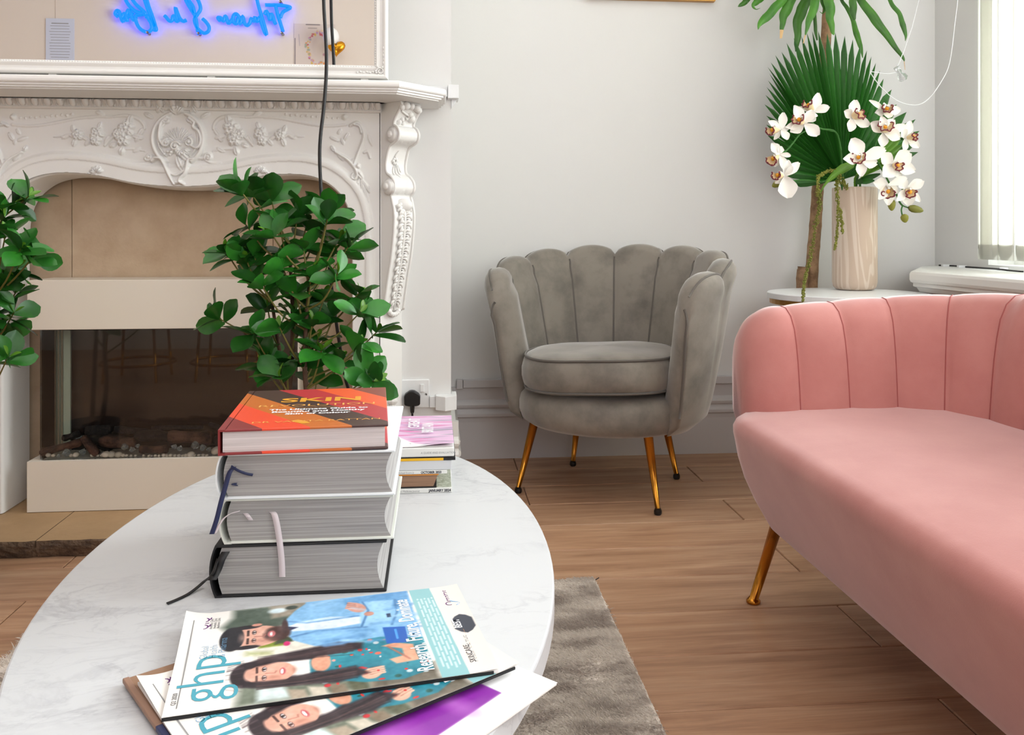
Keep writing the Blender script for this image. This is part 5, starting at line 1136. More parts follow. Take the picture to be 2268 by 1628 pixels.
m4 = thing('brochure', 'brown edged brochure with a dark blue corner peeking from under the magazines', 'brochure', (-.25, .78, TZ + .0033))
a_ = Vector((math.cos(R(34.5)), math.sin(R(34.5)), 0)); b_ = Vector((-a_.y, a_.x, 0)); O4 = Vector((-.313, .874, TZ + .0033)) - b_ * .211
part(MB().obox(O4 + a_ * .006, a_ * .28, b_ * .209, Vector((0, 0, .0045))), 'pages', m_pages_brown, m4, smooth=False)
part(MB().obox(O4 + b_ * .105, a_ * .0065, b_ * .106, Vector((0, 0, .0050))), 'spine', M('brown_spine', (150, 116, 96), .5), m4, smooth=False, bevel=.001)
part(MB().obox(O4, a_ * .0065, b_ * .1045, Vector((0, 0, .0052))), 'spine_tape', M('navy_tape', (44, 52, 92), .5), m4, smooth=False, bevel=.001)
magazine((-.1775, .683), 33.6, TZ + .0088, .0034, 'lower of the two matching white-headed magazines, mostly covered')
magazine((-.247, .785), 10.3, TZ + .0126, .0034, 'top magazine whose white cover shows a man in blue and a woman in teal')

# ------------------------------------------------------------------ grey scalloped armchair
AC = Vector((.555, 2.685, 0)); ex = Vector((.847, -.532, 0)); ey = Vector((.532, .847, 0))
ch = thing('scalloped_armchair', 'grey velvet scalloped armchair on gold legs by the back wall', 'armchair', AC)
def L2W(x, y, z): p = AC + ex * x + ey * y; return Vector((p.x, p.y, z))
NP = 9; PH_T, PH_B = 126, 120
def chair_h(t):   # crest height without scallop, t in -1..1
    return .752 - .105 * abs(t) ** 2.2
def chair_pt(t, w_, petal=True):
    """t in -1..1 across, w_ in 0..1 around the cross-section (0 outer bottom .. .5 crest .. 1 inner bottom)"""
    u = (t + 1) / 2 * NP; f = u - math.floor(u); f = min(max(f, 0), 1)
    s_ = math.sqrt(max(0, math.sin(math.pi * f))) if petal else 0
    hh = chair_h(t) + .036 * (s_ if petal else 0)
    endk = 1.0; e = 1 - abs(t)
    if e < .10: endk = math.sqrt(max(0, 1 - (1 - e / .10) ** 2))
    hh -= .05 * (1 - endk)
    zb_o, zb_i = .220, .25
    if w_ < .44: v = w_ / .44; z = zb_o + (hh - .045 - zb_o) * v; side = 'o'
    elif w_ > .56: v = 1 - (w_ - .56) / .44; z = zb_i + (hh - .045 - zb_i) * v; side = 'i'
    else: side = 'c'; v = 1; z = hh
    vz = (z - .225) / .55; vz = min(max(vz, 0), 1.05)
    ro = .304 + .092 * vz ** .75; th = .095 - .030 * vz
    ph = R((PH_B + (PH_T - PH_B) * vz) * t)
    if side == 'o': r = ro + .010 * s_ * vz; 
    elif side == 'i': r = ro - th * (.35 + .65 * endk) - .016 * s_ * (.5 + .5 * vz)
    else:
        k = (w_ - .44) / .12; a = math.pi * k; zc = hh - .045; th2 = th * (.35 + .65 * endk) + .018 * s_
        r = ro + .010 * s_ * vz - th2 / 2 + th2 / 2 * math.cos(a); z = zc + .045 * math.sin(a) ** .8 if 0 < a < math.pi else zc
    if side == 'o' and v < .12: r -= .035 * (1 - v / .12) ** 2
    rx = 1.02; ry = .93
    return L2W(r * rx * math.sin(ph), r * ry * math.cos(ph) - .01, z)
ws_ = list(np.linspace(0, .44, 12)) + list(np.linspace(.455, .545, 7)) + list(np.linspace(.56, 1, 12))
ts = np.concatenate([np.linspace(-1 + 2 * k / NP, -1 + 2 * (k + 1) / NP, 13)[:-1] for k in range(NP)] + [[1.0]])
P = [[chair_pt(t, w_) for w_ in ws_] for t in ts]
mb = MB(); mb.grid(P); n = len(ws_); mb.f.append(tuple(range(n))); mb.f.append(tuple(reversed(range((len(ts) - 1) * n, len(ts) * n)))); part(mb, 'shell_back', m_grey, ch, fixn=True)
for k in range(0, NP + 1):
    t = -1 + 2 * k / NP; t_ = min(max(t, -.998), .998)
    pts = [chair_pt(t_, w_, False) for w_ in (ws_[2:15] if k in (0, NP) else ws_[17:])]
    part(MB().tube(pts, .0042, 6), 'seam_piping', m_greypipe, ch)
pts = [chair_pt(t, .475) + Vector((0, 0, .0)) for t in ts[1:-1]]; part(MB().tube(pts, .0035, 6), 'crest_piping', m_greypipe, ch)
# seat base
def dish(ph, r, z, fx=1.0):
    return L2W(r * 1.02 * math.sin(ph), (r * .93 * math.cos(ph)) * fx - .01, z)
base_prof = [(.0, .214), (.20, .214), (.250, .219), (.272, .233), (.282, .262), (.282, .290), (.276, .312), (.262, .326), (.25, .331), (.0, .331)]
P = [[dish(2 * math.pi * k / 48, r, z) for k in range(48)] for r, z in base_prof]; mb = MB(); mb.grid(P, cv=True); part(mb, 'seat_base', m_grey, ch, fixn=True)
def cushion_ring(r, z, n=56):
    row = []
    for k in range(n):
        a = 2 * math.pi * k / n; x = math.sin(a); y = math.cos(a); q = (abs(x) ** 2.5 + abs(y) ** 2.5) ** (-1 / 2.5)
        row.append(L2W(r * q * x * 1.0, r * q * y * .97 - .052, z + (.004 * math.sin(3 * a) + .006 * x) * min(1, r / .2)))
    return row
cz = [(.0, .340), (.18, .338), (.222, .343), (.238, .358), (.244, .382), (.244, .410), (.238, .434), (.229, .447), (.215, .454), (.17, .462), (.08, .466), (.0, .468)]
mb = MB(); mb.grid([cushion_ring(r, z) for r, z in cz], cv=True); cu = part(mb, 'seat_cushion', m_grey, ch, fixn=True)
rr_ = cushion_ring(.2325, .446); part(MB().tube(rr_ + [rr_[0]], .0045, 6, False), 'cushion_piping', m_greypipe, cu)
rr_ = cushion_ring(.234, .349); part(MB().tube(rr_ + [rr_[0]], .0035, 6, False), 'cushion_piping', m_greypipe, cu)
for fx_, fy_ in ((.261, 2.654), (.648, 2.411), (.805, 2.758), (.485, 2.947)):
    f = Vector((fx_, fy_, 0)); d = (AC - f); tp = f + d.normalized() * .055; tp.z = .235
    lg = part(MB().tube([f + Vector((0, 0, .016)), tp], [.0075, .0150], 16), 'leg', m_gold, ch)
    part(MB().tube([f + Vector((0, 0, .0)), f + Vector((0, 0, .004)), f + Vector((0, 0, .012)), f + Vector((0, 0, .020))], [.0085, .0115, .0115, .008], 14), 'foot_cap', m_black, lg, label='black rubber foot')

# ------------------------------------------------------------------ pink channelled sofa
so = thing('channelled_sofa', 'dusty pink velvet sofa with channelled wraparound back', 'sofa', (.95, 1.0, 0))
SX0, SXB, SYF, SYN, RC = .655, 1.112, 1.700, .30, .17
path = []; nseg = []
def addp(x, y, nx_, ny_): path.append((x, y, nx_, ny_))
for k in range(40): x = SX0 + (SXB - RC - SX0) * k / 40; addp(x, SYF, 0, 1)
for k in range(24): a = math.pi / 2 * k / 24; addp(SXB - RC + RC * math.sin(a), SYF - RC + RC * math.cos(a), math.sin(a), math.cos(a))
for k in range(121): y = SYF - RC + (SYN + RC - SYF + RC) * k / 120; addp(SXB, y, 1, 0)
for k in range(1, 25): a = math.pi / 2 * k / 24; addp(SXB - RC + RC * math.cos(a), SYN + RC - RC * math.sin(a), math.cos(a), -math.sin(a))
for k in range(1, 41): x = SXB - RC + (SX0 - SXB + RC) * k / 40; addp(x, SYN, 0, -1)
path = np.array(path); mid_len = np.cumsum(np.r_[0, np.hypot(*np.diff(path[:, :2] + path[:, 2:] * .04, axis=0).T)]); TOT = mid_len[-1]
CHW = TOT / round(TOT / .1085)
def sofa_pt(i, k, cs, fs):
    x, y, nx_, ny_ = path[i]; s_ = mid_len[i]; e = min(s_, TOT - s_)
    ek = math.sqrt(max(0, 1 - (1 - min(e / .10, 1)) ** 2)); f = (s_ / CHW) % 1.0; puff = abs(math.sin(math.pi * f)) ** .38
    side_len = SXB - SX0; Ht = .655 + .045 * min(max((e - .05) / .55, 0), 1) - .11 * (1 - ek) ** 1.2
    if e > .58: Ht += .010
    n, z = cs
    zn = z if z < .4 else .4 + (z - .4) / .28 * (Ht - .4)
    if z < .40: zn = .40 - (.40 - z) * (.45 + .55 * ek)
    mid = .075; n2 = mid + (n - mid) * (.30 + .70 * ek)
    # puff along local normal
    n2 += fs[0] * puff * .016; zn += fs[1] * puff * .005
    if e < .14 and z < .40: x += (.40 - z) * .35 * (1 - e / .14)
    return (x + nx_ * n2, y + ny_ * n2, zn)
CSX = [((.05, .200), (0, 0)), ((.01, .22), (0, 0)), ((.0, .30), (-.3, 0)), ((.002, .38), (-.8, 0)), ((.004, .44), (-1, 0)), ((.010, .50), (-1, 0)), ((.018, .56), (-1, 0)), ((.026, .60), (-1, 0)), ((.036, .635), (-.9, .4)), ((.052, .662), (-.5, .9)), ((.075, .678), (0, 1)), ((.102, .680), (0, 1)), ((.128, .670), (.3, .9)), ((.148, .648), (.8, .5)), ((.158, .61), (1, 0)), ((.160, .55), (1, 0)), ((.157, .45), (.8, 0)), ((.150, .35), (.4, 0)), ((.138, .27), (.1, 0)), ((.115, .215), (0, 0)), ((.09, .200), (0, 0))]
P = [[sofa_pt(i, 0, c_, f_) for c_, f_ in CSX] for i in range(len(path))]
m_seam_shade = M('pink_seam_shade', (158, 82, 78), .8)  # darker pink: crease shade put into the colour of the seam tubes
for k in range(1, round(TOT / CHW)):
    i = int(np.argmin(np.abs(mid_len - k * CHW))); part(MB().tube([P[i][j] for j in range(3, 15)], .0016, 5), 'seam', m_seam_shade, so)
mb = MB(); mb.grid(P, cv=True); n = len(CSX); mb.f.append(tuple(range(n))); mb.f.append(tuple(reversed(range((len(path) - 1) * n, len(path) * n)))); part(mb, 'backrest', m_pink, so, fixn=True)
# seat
def seat_ring(fi, oi, z, n=20):
    x0, x1, y0, y1 = .609 + fi, 1.16 - oi, SYN - .10 + oi, SYF + .105 - oi; r = .15; out = []
    for cx_, cy_, a0 in ((x1 - .05, y1 - .05, 0), (x0 + r, y1 - r, 90), (x0 + r, y0 + r, 180), (x1 - .05, y0 + .05, 270)):
        rr2 = r if a0 in (90, 180) else .05
        for k in range(n + 1): a = R(a0 + 90 * k / n); out.append((cx_ + rr2 * math.cos(a), cy_ + rr2 * math.sin(a), z))
    return out
sp_ = [(.13, -.01, .188), (.108, -.035, .190), (.098, -.048, .198), (.090, -.056, .214), (.070, -.060, .25), (.046, -.058, .30), (.024, -.035, .35), (.008, -.008, .39), (.001, .0, .410), (.0, .002, .422), (.004, .006, .433), (.013, .014, .441), (.03, .03, .447), (.07, .06, .451), (.13, .10, .455)]
rings = [seat_ring(*q_) for q_ in sp_]; mb = MB(); mb.grid(rings, cv=True); nn = len(rings[0]); mb.f.append(tuple((len(rings) - 1) * nn + k for k in range(nn))); mb.f.append(tuple(range(nn))); part(mb, 'seat', m_pink, so, fixn=True)
for tx, ty, sxg, syg in ((.720, 1.775, -1, 1), (.720, .24, -1, -1), (1.16, 1.775, 1, 1), (1.16, .24, 1, -1)):
    top = Vector((tx + .022 * (1 if sxg < 0 else -1), ty - .006 * syg, .195)); f = Vector((tx - .015 * (1 if sxg < 0 else -1), ty + .038 * syg * 1.05, .0))
    if sxg > 0: top, f = Vector((tx, ty, .195)), Vector((tx + .03, ty + .04 * syg, 0))
    lg = part(MB().tube([f + Vector((0, 0, .006)), top], [.0095, .0135], 16), 'leg', m_gold, so)
    part(MB().lathe([(.012, 0), (.0155, .001), (.0155, .006), (.0125, .009), (.0095, .013)], 18, f), 'foot_cap', m_gold, lg)

# ------------------------------------------------------------------ side table, vase
STX, STY, STR, STZ = 1.345, 2.645, .252, .630
sd = thing('side_table', 'round white topped side table with a gold frame behind the sofa', 'table', (STX, STY, 0))
part(MB().lathe([(STR - .004, STZ - .020), (STR, STZ - .018), (STR, STZ - .002), (STR - .002, STZ)], 64, (STX, STY, 0)), 'tabletop', m_tablewhite, sd, smooth=False)
def ring_band(r, z0, z1, w_): return MB().grid([[(STX + q * math.cos(2 * math.pi * k / 48), STY + q * math.sin(2 * math.pi * k / 48), z) for k in range(48)] for q, z in ((r - w_, z0), (r, z0), (r, z1), (r - w_, z1))], cu=True, cv=True)
part(ring_band(STR - .008, STZ - .036, STZ - .0205, .012), 'gold_rim', m_goldframe, sd, smooth=False, fixn=True); part(ring_band(STR - .008, .0005, .014, .012), 'base_ring', m_goldframe, sd, smooth=False, fixn=True)
for k in range(4):
    a = R(206 + 90 * k); c_, s_ = math.cos(a), math.sin(a); r_ = STR - .014
    part(MB().obox((STX + r_ * c_ - .009 * (-s_) - .006 * c_, STY + r_ * s_ - .009 * c_ - .006 * s_, .014), (-s_ * .018, c_ * .018, 0), (c_ * .012, s_ * .012, 0), (0, 0, STZ - .05)), 'leg', m_goldframe, sd, smooth=False)
VX, VY = 1.440, 2.780; VZ = STZ + .0005
va = part(MB().lathe([(.0, 0), (.050, 0), (.062, .003), (.070, .012), (.0735, .028), (.0735, .348), (.072, .352), (.069, .352), (.068, .34), (.067, .05), (.0, .045)], 56, (VX, VY, VZ), cap=False), 'wooden_vase', m_wood_base, None, loc=(VX, VY, VZ), fixn=True)
tag(va, 'tall pale wood-grain cylinder vase on the round side table', 'vase')

# ------------------------------------------------------------------ flower arrangement in the vase
BL = thing('flower_arrangement', 'fan palm leaf with white orchids and trailing amaranth in the wooden vase', 'flowers', (VX, VY, VZ + .34))
hub = ony(1866, 398, 2.80); hub0 = Vector((VX, VY, VZ + .06))
def fan_leaf(hubp, tips, Yt, name, mat, mid=.85, fold=.012, lab=None, parent=BL):
    root = part(MB().tube([hub0, hubp + Vector((0, 0, -.05)), hubp], [.004, .004, .003], 6), name, m_stem, parent, label=lab)
    T = [ony(x, y, Yt + .06 * math.sin(k * .7) * 0 + yy) for k, (x, y, yy) in enumerate(tips)]
    n = len(T); bounds = []
    for k in range(n + 1):
        if k == 0: d = (T[0] - hubp) * 1.0; e = (T[1] - hubp); v = d - (e - d) * .5
        elif k == n: d = (T[-1] - hubp); e = (T[-2] - hubp); v = d - (e - d) * .5
        else: v = ((T[k - 1] - hubp) + (T[k] - hubp)) * .5
        bounds.append(v)
    for k in range(n):
        tip = T[k] - hubp; rows = []
        for q in range(9):
            t = q / 8
            if t <= mid: L_, R_ = bounds[k] * t, bounds[k + 1] * t
            else:
                s_ = (t - mid) / (1 - mid); L_ = (bounds[k] * mid).lerp(tip, s_); R_ = (bounds[k + 1] * mid).lerp(tip, s_)
            C_ = (L_ + R_) * .5
            if t > mid: C_ = C_
            C_ = C_ + Vector((0, -1, 0)) * fold * min(t * 2.2, 1) * (1 - max(0, (t - mid) / (1 - mid)) ** 2)
            rows.append([hubp + L_, hubp + C_, hubp + R_])
        part(MB().grid(rows), 'leaflet', mat, root, smooth=False)
tipsL = [(1752, 408), (1733, 386), (1716, 352), (1706, 330), (1700, 300), (1697, 276), (1697, 256), (1693, 231), (1695, 210), (1698, 193), (1701, 178), (1704, 163), (1700, 148), (1707, 138), (1717, 122), (1731, 115), (1742, 95), (1758, 84), (1775, 80), (1787, 72), (1799, 69), (1812, 68), (1832, 73), (1850, 72), (1871, 79), (1889, 87), (1906, 97), (1920, 111), (1930, 125), (1940, 139), (1949, 156), (1957, 174), (1975, 198), (1986, 231), (2008, 248), (2028, 264), (2037, 290), (2034, 315), (2034, 337)]
fan_leaf(hub, [(x, y, 0) for x, y in tipsL], 2.86, 'palm_leaf', m_palm, lab='large pleated fan palm leaf')
fan_leaf(ony(1905, 395, 2.72), [(2000, 345, 0), (2004, 330, 0), (2002, 318, 0), (1996, 306, 0), (1985, 300, 0)], 2.70, 'palm_leaf', m_leafy, mid=.9, fold=.004, lab='small light green pleated leaf behind the right orchids')
# drooping green leaf over the rim
P = [(1892, 368, 8), (1875, 372, 16), (1858, 380, 19), (1842, 392, 17), (1830, 407, 13), (1822, 420, 9), (1817, 431, 2)]; rows = []
for k, (x, y, w_) in enumerate(P):
    c_ = ony(x, y, 2.70 - .01 * k); sd_ = Vector((.45, 0, .9)).normalized() * w_ * .00145; rows.append([c_ - sd_ + Vector((0, .012, 0)), c_ - sd_ * .5, c_, c_ + sd_ * .5, c_ + sd_ + Vector((0, .012, 0))])
part(MB().grid(rows), 'drooping_leaf', m_leafy, BL, label='bright green drooping leaf')
def fa(x, y): return (1680 + x / 6.785, 200 + y / 6.785)
def fb(x, y): return (1850 + x / 5.43, 200 + y / 5.43)
def petal(c_, tip, wd, fwd, roll=0):
    ax = tip - c_; L_ = ax.length; ax.normalize(); sd_ = ax.cross(Vector((0, -1, 0))).normalized(); nn = Vector((0, -1, 0)); rows = []
    for i in range(8):
        t = i / 7; w_ = wd * (math.sin(math.pi * (t * .93 + .035)) ** .7) * (.55 + .65 * t if t < .6 else .94 - .35 * (t - .6)); row = []
        for j in range(5):
            u = (j - 2) / 2; row.append(c_ + ax * L_ * t + sd_ * w_ * u * .5 + nn * (fwd * math.sin(t * 2.4) + .15 * wd * (abs(u) ** 2) * (1 if fwd > 0 else -1) + roll * u * wd * t))
        rows.append(row)
    return MB().grid(rows)
def orchid(F, c_, Y, tips, lip, lr, par, side=0):
    C_ = ony(*F(*c_), Y); fl_ = part(MB().ball(C_ + Vector((0, .012, 0)), (.006, .012, .006), 8, 6), 'orchid_flower', m_stem, par)
    for k, (x, y, w_) in enumerate(tips):
        t_ = ony(*F(x, y), Y + (-.012 if k % 2 else .006)); sc = {fa: 6.785, fb: 5.43}[F]
        part(petal(C_, t_, w_ / sc * Y * 1.02 / FPX * 1.5, .010 if k % 2 else .004, rng.uniform(-.1, .1)), 'petal', m_petal, fl_)
    Lp = ony(*F(*lip), Y - .028); ax = (Lp - C_).normalized(); r = lr
    side_ = ax.cross(Vector((0, 0, 1))).normalized(); up_ = side_.cross(ax); rows, edge = [], []
    for i in range(9):
        t = i / 8; rad = r * (.45 + .6 * t ** .8); cc = C_.lerp(Lp, .25 + .75 * t) ; row = []
        for j in range(13):
            a = math.pi * (-.20 + 1.4 * j / 12) + math.pi; wv = 1 + .10 * math.sin(j * 2.6) * t
            row.append(cc + (side_ * math.cos(a) + up_ * math.sin(a)) * rad * wv + ax * .004 * math.sin(j * 2.2) * t)
        rows.append(row)
    part(MB().grid(rows), 'lip', m_lip, fl_)
    mb = MB()
    mb.tube(catmull(rows[-1], 3), .0021, 6)
    for k in range(5): q_ = rows[8][k * 3] * .85 + Lp * .15; mb.ball(q_, .0024, 6, 5)
    part(mb, 'lip_edge', m_lipm, fl_, label='maroon lip edge')
    part(MB().ball(C_.lerp(Lp, .78), (.007, .006, .007), 8, 6), 'throat', m_lipy, fl_, label='yellow throat')
    part(MB().tube([C_ + Vector((0, .004, 0)), C_.lerp(Lp, .35) + Vector((0, -.004, .006)), C_.lerp(Lp, .7) + Vector((0, -.008, .010))], [.005, .006, .0045], 8), 'column', m_petal, fl_)
    return fl_
sprL = part(MB().tube(catmull([hub0, ony(1868, 400, 2.76), ony(1862, 330, 2.74), ony(1850, 292, 2.72), ony(1815, 284, 2.70), ony(1790, 262, 2.69), ony(1795, 250, 2.69)], 6), .0032, 7), 'orchid_spray', m_stem, BL, label='left orchid spray')
part(MB().tube(catmull([ony(1850, 292, 2.72), ony(1810, 285, 2.70), ony(1775, 295, 2.69), ony(1758, 315, 2.68), ony(1740, 335, 2.68), ony(1726, 338, 2.68)], 6), .0026, 7), 'stem', m_stem, sprL)
sprM = part(MB().tube(catmull([hub0, ony(1862, 405, 2.74), ony(1820, 403, 2.72), ony(1780, 399, 2.70), ony(1745, 400, 2.69), ony(1735, 392, 2.69)], 6), .003, 7), 'orchid_spray', m_stem, BL, label='low left orchid spray')
sprR = part(MB().tube(catmull([hub0, ony(1895, 400, 2.74), ony(1930, 345, 2.70), ony(1945, 300, 2.69), ony(1958, 285, 2.68), ony(1965, 250, 2.68)], 6), .0032, 7), 'orchid_spray', m_stem, BL, label='upper right orchid spray')
sprB = part(MB().tube(catmull([hub0, ony(1898, 402, 2.74), ony(1930, 350, 2.71), ony(1950, 370, 2.69), ony(1972, 410, 2.68), ony(1985, 430, 2.68), ony(1992, 447, 2.68), ony(2000, 457, 2.68)], 6), .0032, 7), 'orchid_spray', m_stem, BL, label='lower right orchid spray with buds')
orchid(fa, (830, 330), 2.69, [(885, 40, 120), (1040, 245, 100), (600, 250, 60), (820, 410, 70), (720, 480, 130)], (730, 190), .016, sprL)
orchid(fa, (675, 505), 2.66, [(520, 232, 140), (790, 300, 120), (470, 630, 130), (870, 690, 150), (400, 560, 100)], (590, 420), .019, sprL)
orchid(fa, (335, 590), 2.67, [(360, 335, 110), (415, 750, 100), (225, 745, 60), (130, 470, 90), (450, 570, 60)], (170, 600), .015, sprL)
orchid(fa, (310, 960), 2.66, [(180, 800, 120), (470, 990, 60), (330, 840, 80), (400, 1240, 110), (230, 1150, 90)], (190, 1050), .017, sprM)
orchid(fa, (380, 1290), 2.64, [(600, 1085, 110), (495, 1140, 70), (440, 1620, 230), (430, 1050, 110), (240, 1400, 80)], (260, 1270), .015, sprM)
orchid(fb, (190, 335), 2.66, [(230, 118, 110), (155, 500, 90), (400, 430, 100), (95, 250, 90)], (300, 270), .022, sprR)
orchid(fb, (600, 255), 2.68, [(775, 240, 85), (392, 125, 50), (470, 275, 80), (620, 340, 90), (575, 150, 50)], (630, 208), .016, sprR)
orchid(fb, (575, 505), 2.65, [(420, 390, 120), (530, 320, 90), (690, 350, 110), (760, 580, 120), (545, 690, 110), (845, 430, 80)], (610, 420), .023, sprR)
orchid(fb, (835, 575), 2.68, [(890, 370, 90), (775, 480, 90), (1000, 690, 80), (800, 740, 70), (960, 620, 80)], (960, 550), .015, sprR)
orchid(fb, (290, 825), 2.63, [(190, 580, 160), (82, 830, 110), (300, 1040, 110), (585, 710, 120), (490, 880, 140)], (275, 800), .021, sprB)
orchid(fb, (680, 895), 2.65, [(530, 770, 140), (880, 750, 160), (948, 970, 130), (560, 1040, 140), (770, 1050, 100)], (775, 905), .017, sprB)
orchid(fb, (625, 1140), 2.64, [(452, 1110, 110), (500, 1310, 90), (620, 1385, 120), (840, 1050, 80), (735, 1240, 80)], (640, 1240), .019, sprB)
orchid(fb, (850, 1185), 2.65, [(755, 1080, 110), (1032, 1085, 100), (1012, 1340, 70), (718, 1330, 80), (870, 1385, 130)], (915, 1235), .017, sprB)
def bud(F, a_, b_, r, Y, par):
    p, q = ony(*F(*a_), Y), ony(*F(*b_), Y); part(MB().tube([p.lerp(q, t) for t in (0, .1, .3, .55, .8, .95, 1)], [r * k for k in (.3, .7, 1, .95, .7, .35, .1)], 10), 'bud', m_bud, par)
bud(fb, (675, 1305), (680, 1450), .013, 2.65, sprB); bud(fb, (880, 1410), (1058, 1452), .013, 2.65, sprB); bud(fb, (825, 1490), (845, 1592), .013, 2.65, sprB); bud(fa, (340, 1380), (205, 1445), .012, 2.66, sprM)
part(MB().tube(catmull([ony(*fb(770, 1330), 2.66), ony(*fb(810, 1385), 2.66), ony(*fb(885, 1415), 2.66)], 4), .0022, 6), 'stem', m_stem, sprB)
part(MB().tube(catmull([ony(*fb(810, 1385), 2.66), ony(*fb(795, 1440), 2.66), ony(*fb(808, 1510), 2.66)], 4), .0024, 6), 'stem', m_stem, sprB)
part(MB().tube([ony(*fb(650, 1250), 2.66), ony(*fb(675, 1310), 2.655)], .0024, 6), 'stem', m_stem, sprB)
part(MB().tube([hub0, ony(1893, 395, 2.73), ony(1899, 385, 2.71)], .003, 6), 'stem', m_leafy, BL)
for tx, ty in ((1935, 400), (1910, 402), (1948, 385)): 
    h_ = ony(1890, 404, 2.74); e_ = ony(tx, ty, 2.70); part(petal(h_, e_, .022, .006), 'filler_leaf', m_palm, BL)
def strand(pts, r, name='amaranth_strand', seed=1):
    rg = random.Random(seed); C_ = [Vector(p) for p in catmull(pts, 8)]; st_ = part(MB().tube(C_, .0014, 5), name, m_amar, BL, label='trailing green amaranth strand'); mb = MB(); n = len(C_)
    for i, p in enumerate(C_):
        rr2 = r * (1 - .55 * i / n) * (1 + .25 * math.sin(i * .9))
        for k in range(9):
            d = Vector((rg.gauss(0, 1), rg.gauss(0, 1), rg.gauss(0, .6))).normalized() * rr2 * rg.uniform(.3, 1); mb.ball(p + d + Vector((0, 0, rg.uniform(-.004, .004))), rg.uniform(.0016, .0030), 5, 4)
    part(mb, 'seed_heads', m_amar, st_, kind='stuff')
Ys = 2.655
strand([hub0 + Vector((0, -.02, .25)), ony(1862, 395, 2.70), ony(1843, 378, 2.68), ony(1824, 384, 2.66), ony(1812, 395, 2.64), ony(1812, 430, 2.63)] , .011, seed=3)
strand([ony(1812, 425, 2.63), ony(1815, 455, 2.63), ony(1806, 500, 2.62), ony(1797, 560, 2.61), ony(1787, 600, 2.60), ony(1780, 630, 2.41), ony(1777, 668, 2.385)][:5] + [ony(1783, 618, 2.55), ony(1780, 640, 2.45), ony(1778, 668, 2.386)], .0095, seed=4)
strand([hub0 + Vector((-.01, -.03, .26)), ony(1860, 402, 2.71), ony(1854, 415, 2.69), ony(1856, 450, 2.688), ony(1855, 500, 2.688), ony(1852, 535, 2.69), ony(1849, 552, 2.69)], .009, seed=5)
strand([ony(1858, 460, 2.688), ony(1864, 490, 2.685), ony(1866, 515, 2.685)], .008, seed=6)

# ------------------------------------------------------------------ cane plant behind the side table
CP = thing('cane_plant', 'tall cane plant with drooping strap leaves standing in the corner', 'plant', (1.385, 2.975, 0))
part(MB().lathe([(.075, .0005), (.085, .01), (.098, .24), (.098, .25), (.09, .25), (.086, .225), (.0, .222)], 32, (1.385, 2.975, 0), cap=False), 'pot', m_pot, CP)
part(MB().lathe([(.0, .226), (.05, .228), (.086, .226)], 20, (1.385, 2.975, 0), cap=False), 'soil', m_bark, CP)
def caneb(pts, r0, r1, name):
    C_ = catmull(pts, 10); n = len(C_); return part(MB().tube(C_, [(r0 + (r1 - r0) * i / n) * (1.06 if i % 4 == 0 else 1) for i in range(n)], 14), name, m_cane, CP)
apex = ony(1846, -170, 2.95)
caneb([(1.375, 2.975, .2), ony(1797, 635, 2.97), ony(1806, 500, 2.97), ony(1812, 400, 2.97), ony(1822, 200, 2.97), ony(1835, 0, 2.96), apex], .0235, .017, 'cane')
caneb([(1.345, 2.955, .2), ony(1777, 640, 2.95), ony(1780, 591, 2.95)], .022, .020, 'cane')
def strap(P, tipdry=False, mat=m_drac, Y0=2.93, name='strap_leaf'):
    """P list of (crop x, crop y, width crop px, Y)"""
    pts = [ony(1620 + x / 5.155, y / 5.155, Y) for x, y, w_, Y in P]; ww = [w_ / 5.155 * 2.9 / FPX for *_, w_, Y in P]
    pts = [apex] + [apex.lerp(pts[0], .5) + Vector((0, 0, .05))] + pts; ww = [.012, .03] + ww
    C_ = catmull(pts, 5); W_ = np.interp(np.linspace(0, len(ww) - 1, len(C_)), range(len(ww)), ww); rows = []
    for i, c_ in enumerate(C_):
        c_ = Vector(c_); t = (Vector(C_[min(i + 1, len(C_) - 1)]) - Vector(C_[max(i - 1, 0)])).normalized(); sd_ = t.cross(Vector((0, -1, 0)))
        if sd_.length < .05: sd_ = Vector((1, 0, 0))
        sd_.normalize(); w_ = W_[i]; wv = .12 * math.sin(i * .8)
        rows.append([c_ - sd_ * w_ * (.5 + wv * .3) + Vector((0, .25 * w_, 0)), c_ - sd_ * w_ * .25 + Vector((0, .06 * w_, 0)), c_, c_ + sd_ * w_ * .25 + Vector((0, .06 * w_, 0)), c_ + sd_ * w_ * (.5 - wv * .3) + Vector((0, .25 * w_, 0))])
    lf = part(MB().grid(rows), name, mat, CP)
    if tipdry:
        e = rows[-1][2]; d = (Vector(rows[-1][2]) - Vector(rows[-3][2])).normalized(); w_ = W_[-1]
        part(MB().grid([[e - Vector((w_ * .5, -.002, 0)), e + Vector((0, -.001, 0)), e + Vector((w_ * .5, .002, 0))], [e + d * .03 - Vector((w_ * .3, 0, 0)), e + d * .03, e + d * .03 + Vector((w_ * .3, 0, 0))]]), 'dry_tip', m_tip, lf, label='dried tan leaf tip')
strap([(230, -60, 60, 2.90), (170, 10, 70, 2.88), (110, 55, 45, 2.87), (75, 75, 8, 2.87)])
strap([(400, -80, 60, 2.88), (300, 10, 80, 2.86), (250, 60, 40, 2.85), (280, 105, 12, 2.85), (330, 92, 3, 2.85)])
strap([(640, -80, 90, 2.84), (500, 90, 105, 2.82), (400, 200, 100, 2.81), (330, 265, 60, 2.80), (303, 340, 4, 2.80)])
strap([(720, -100, 130, 2.86), (660, 60, 130, 2.84), (610, 160, 110, 2.83), (590, 260, 70, 2.82), (578, 340, 46, 2.82)], True)
strap([(900, -100, 110, 2.90), (820, 110, 140, 2.88), (770, 230, 120, 2.87), (765, 400, 85, 2.86), (750, 510, 60, 2.86), (733, 590, 8, 2.86)])
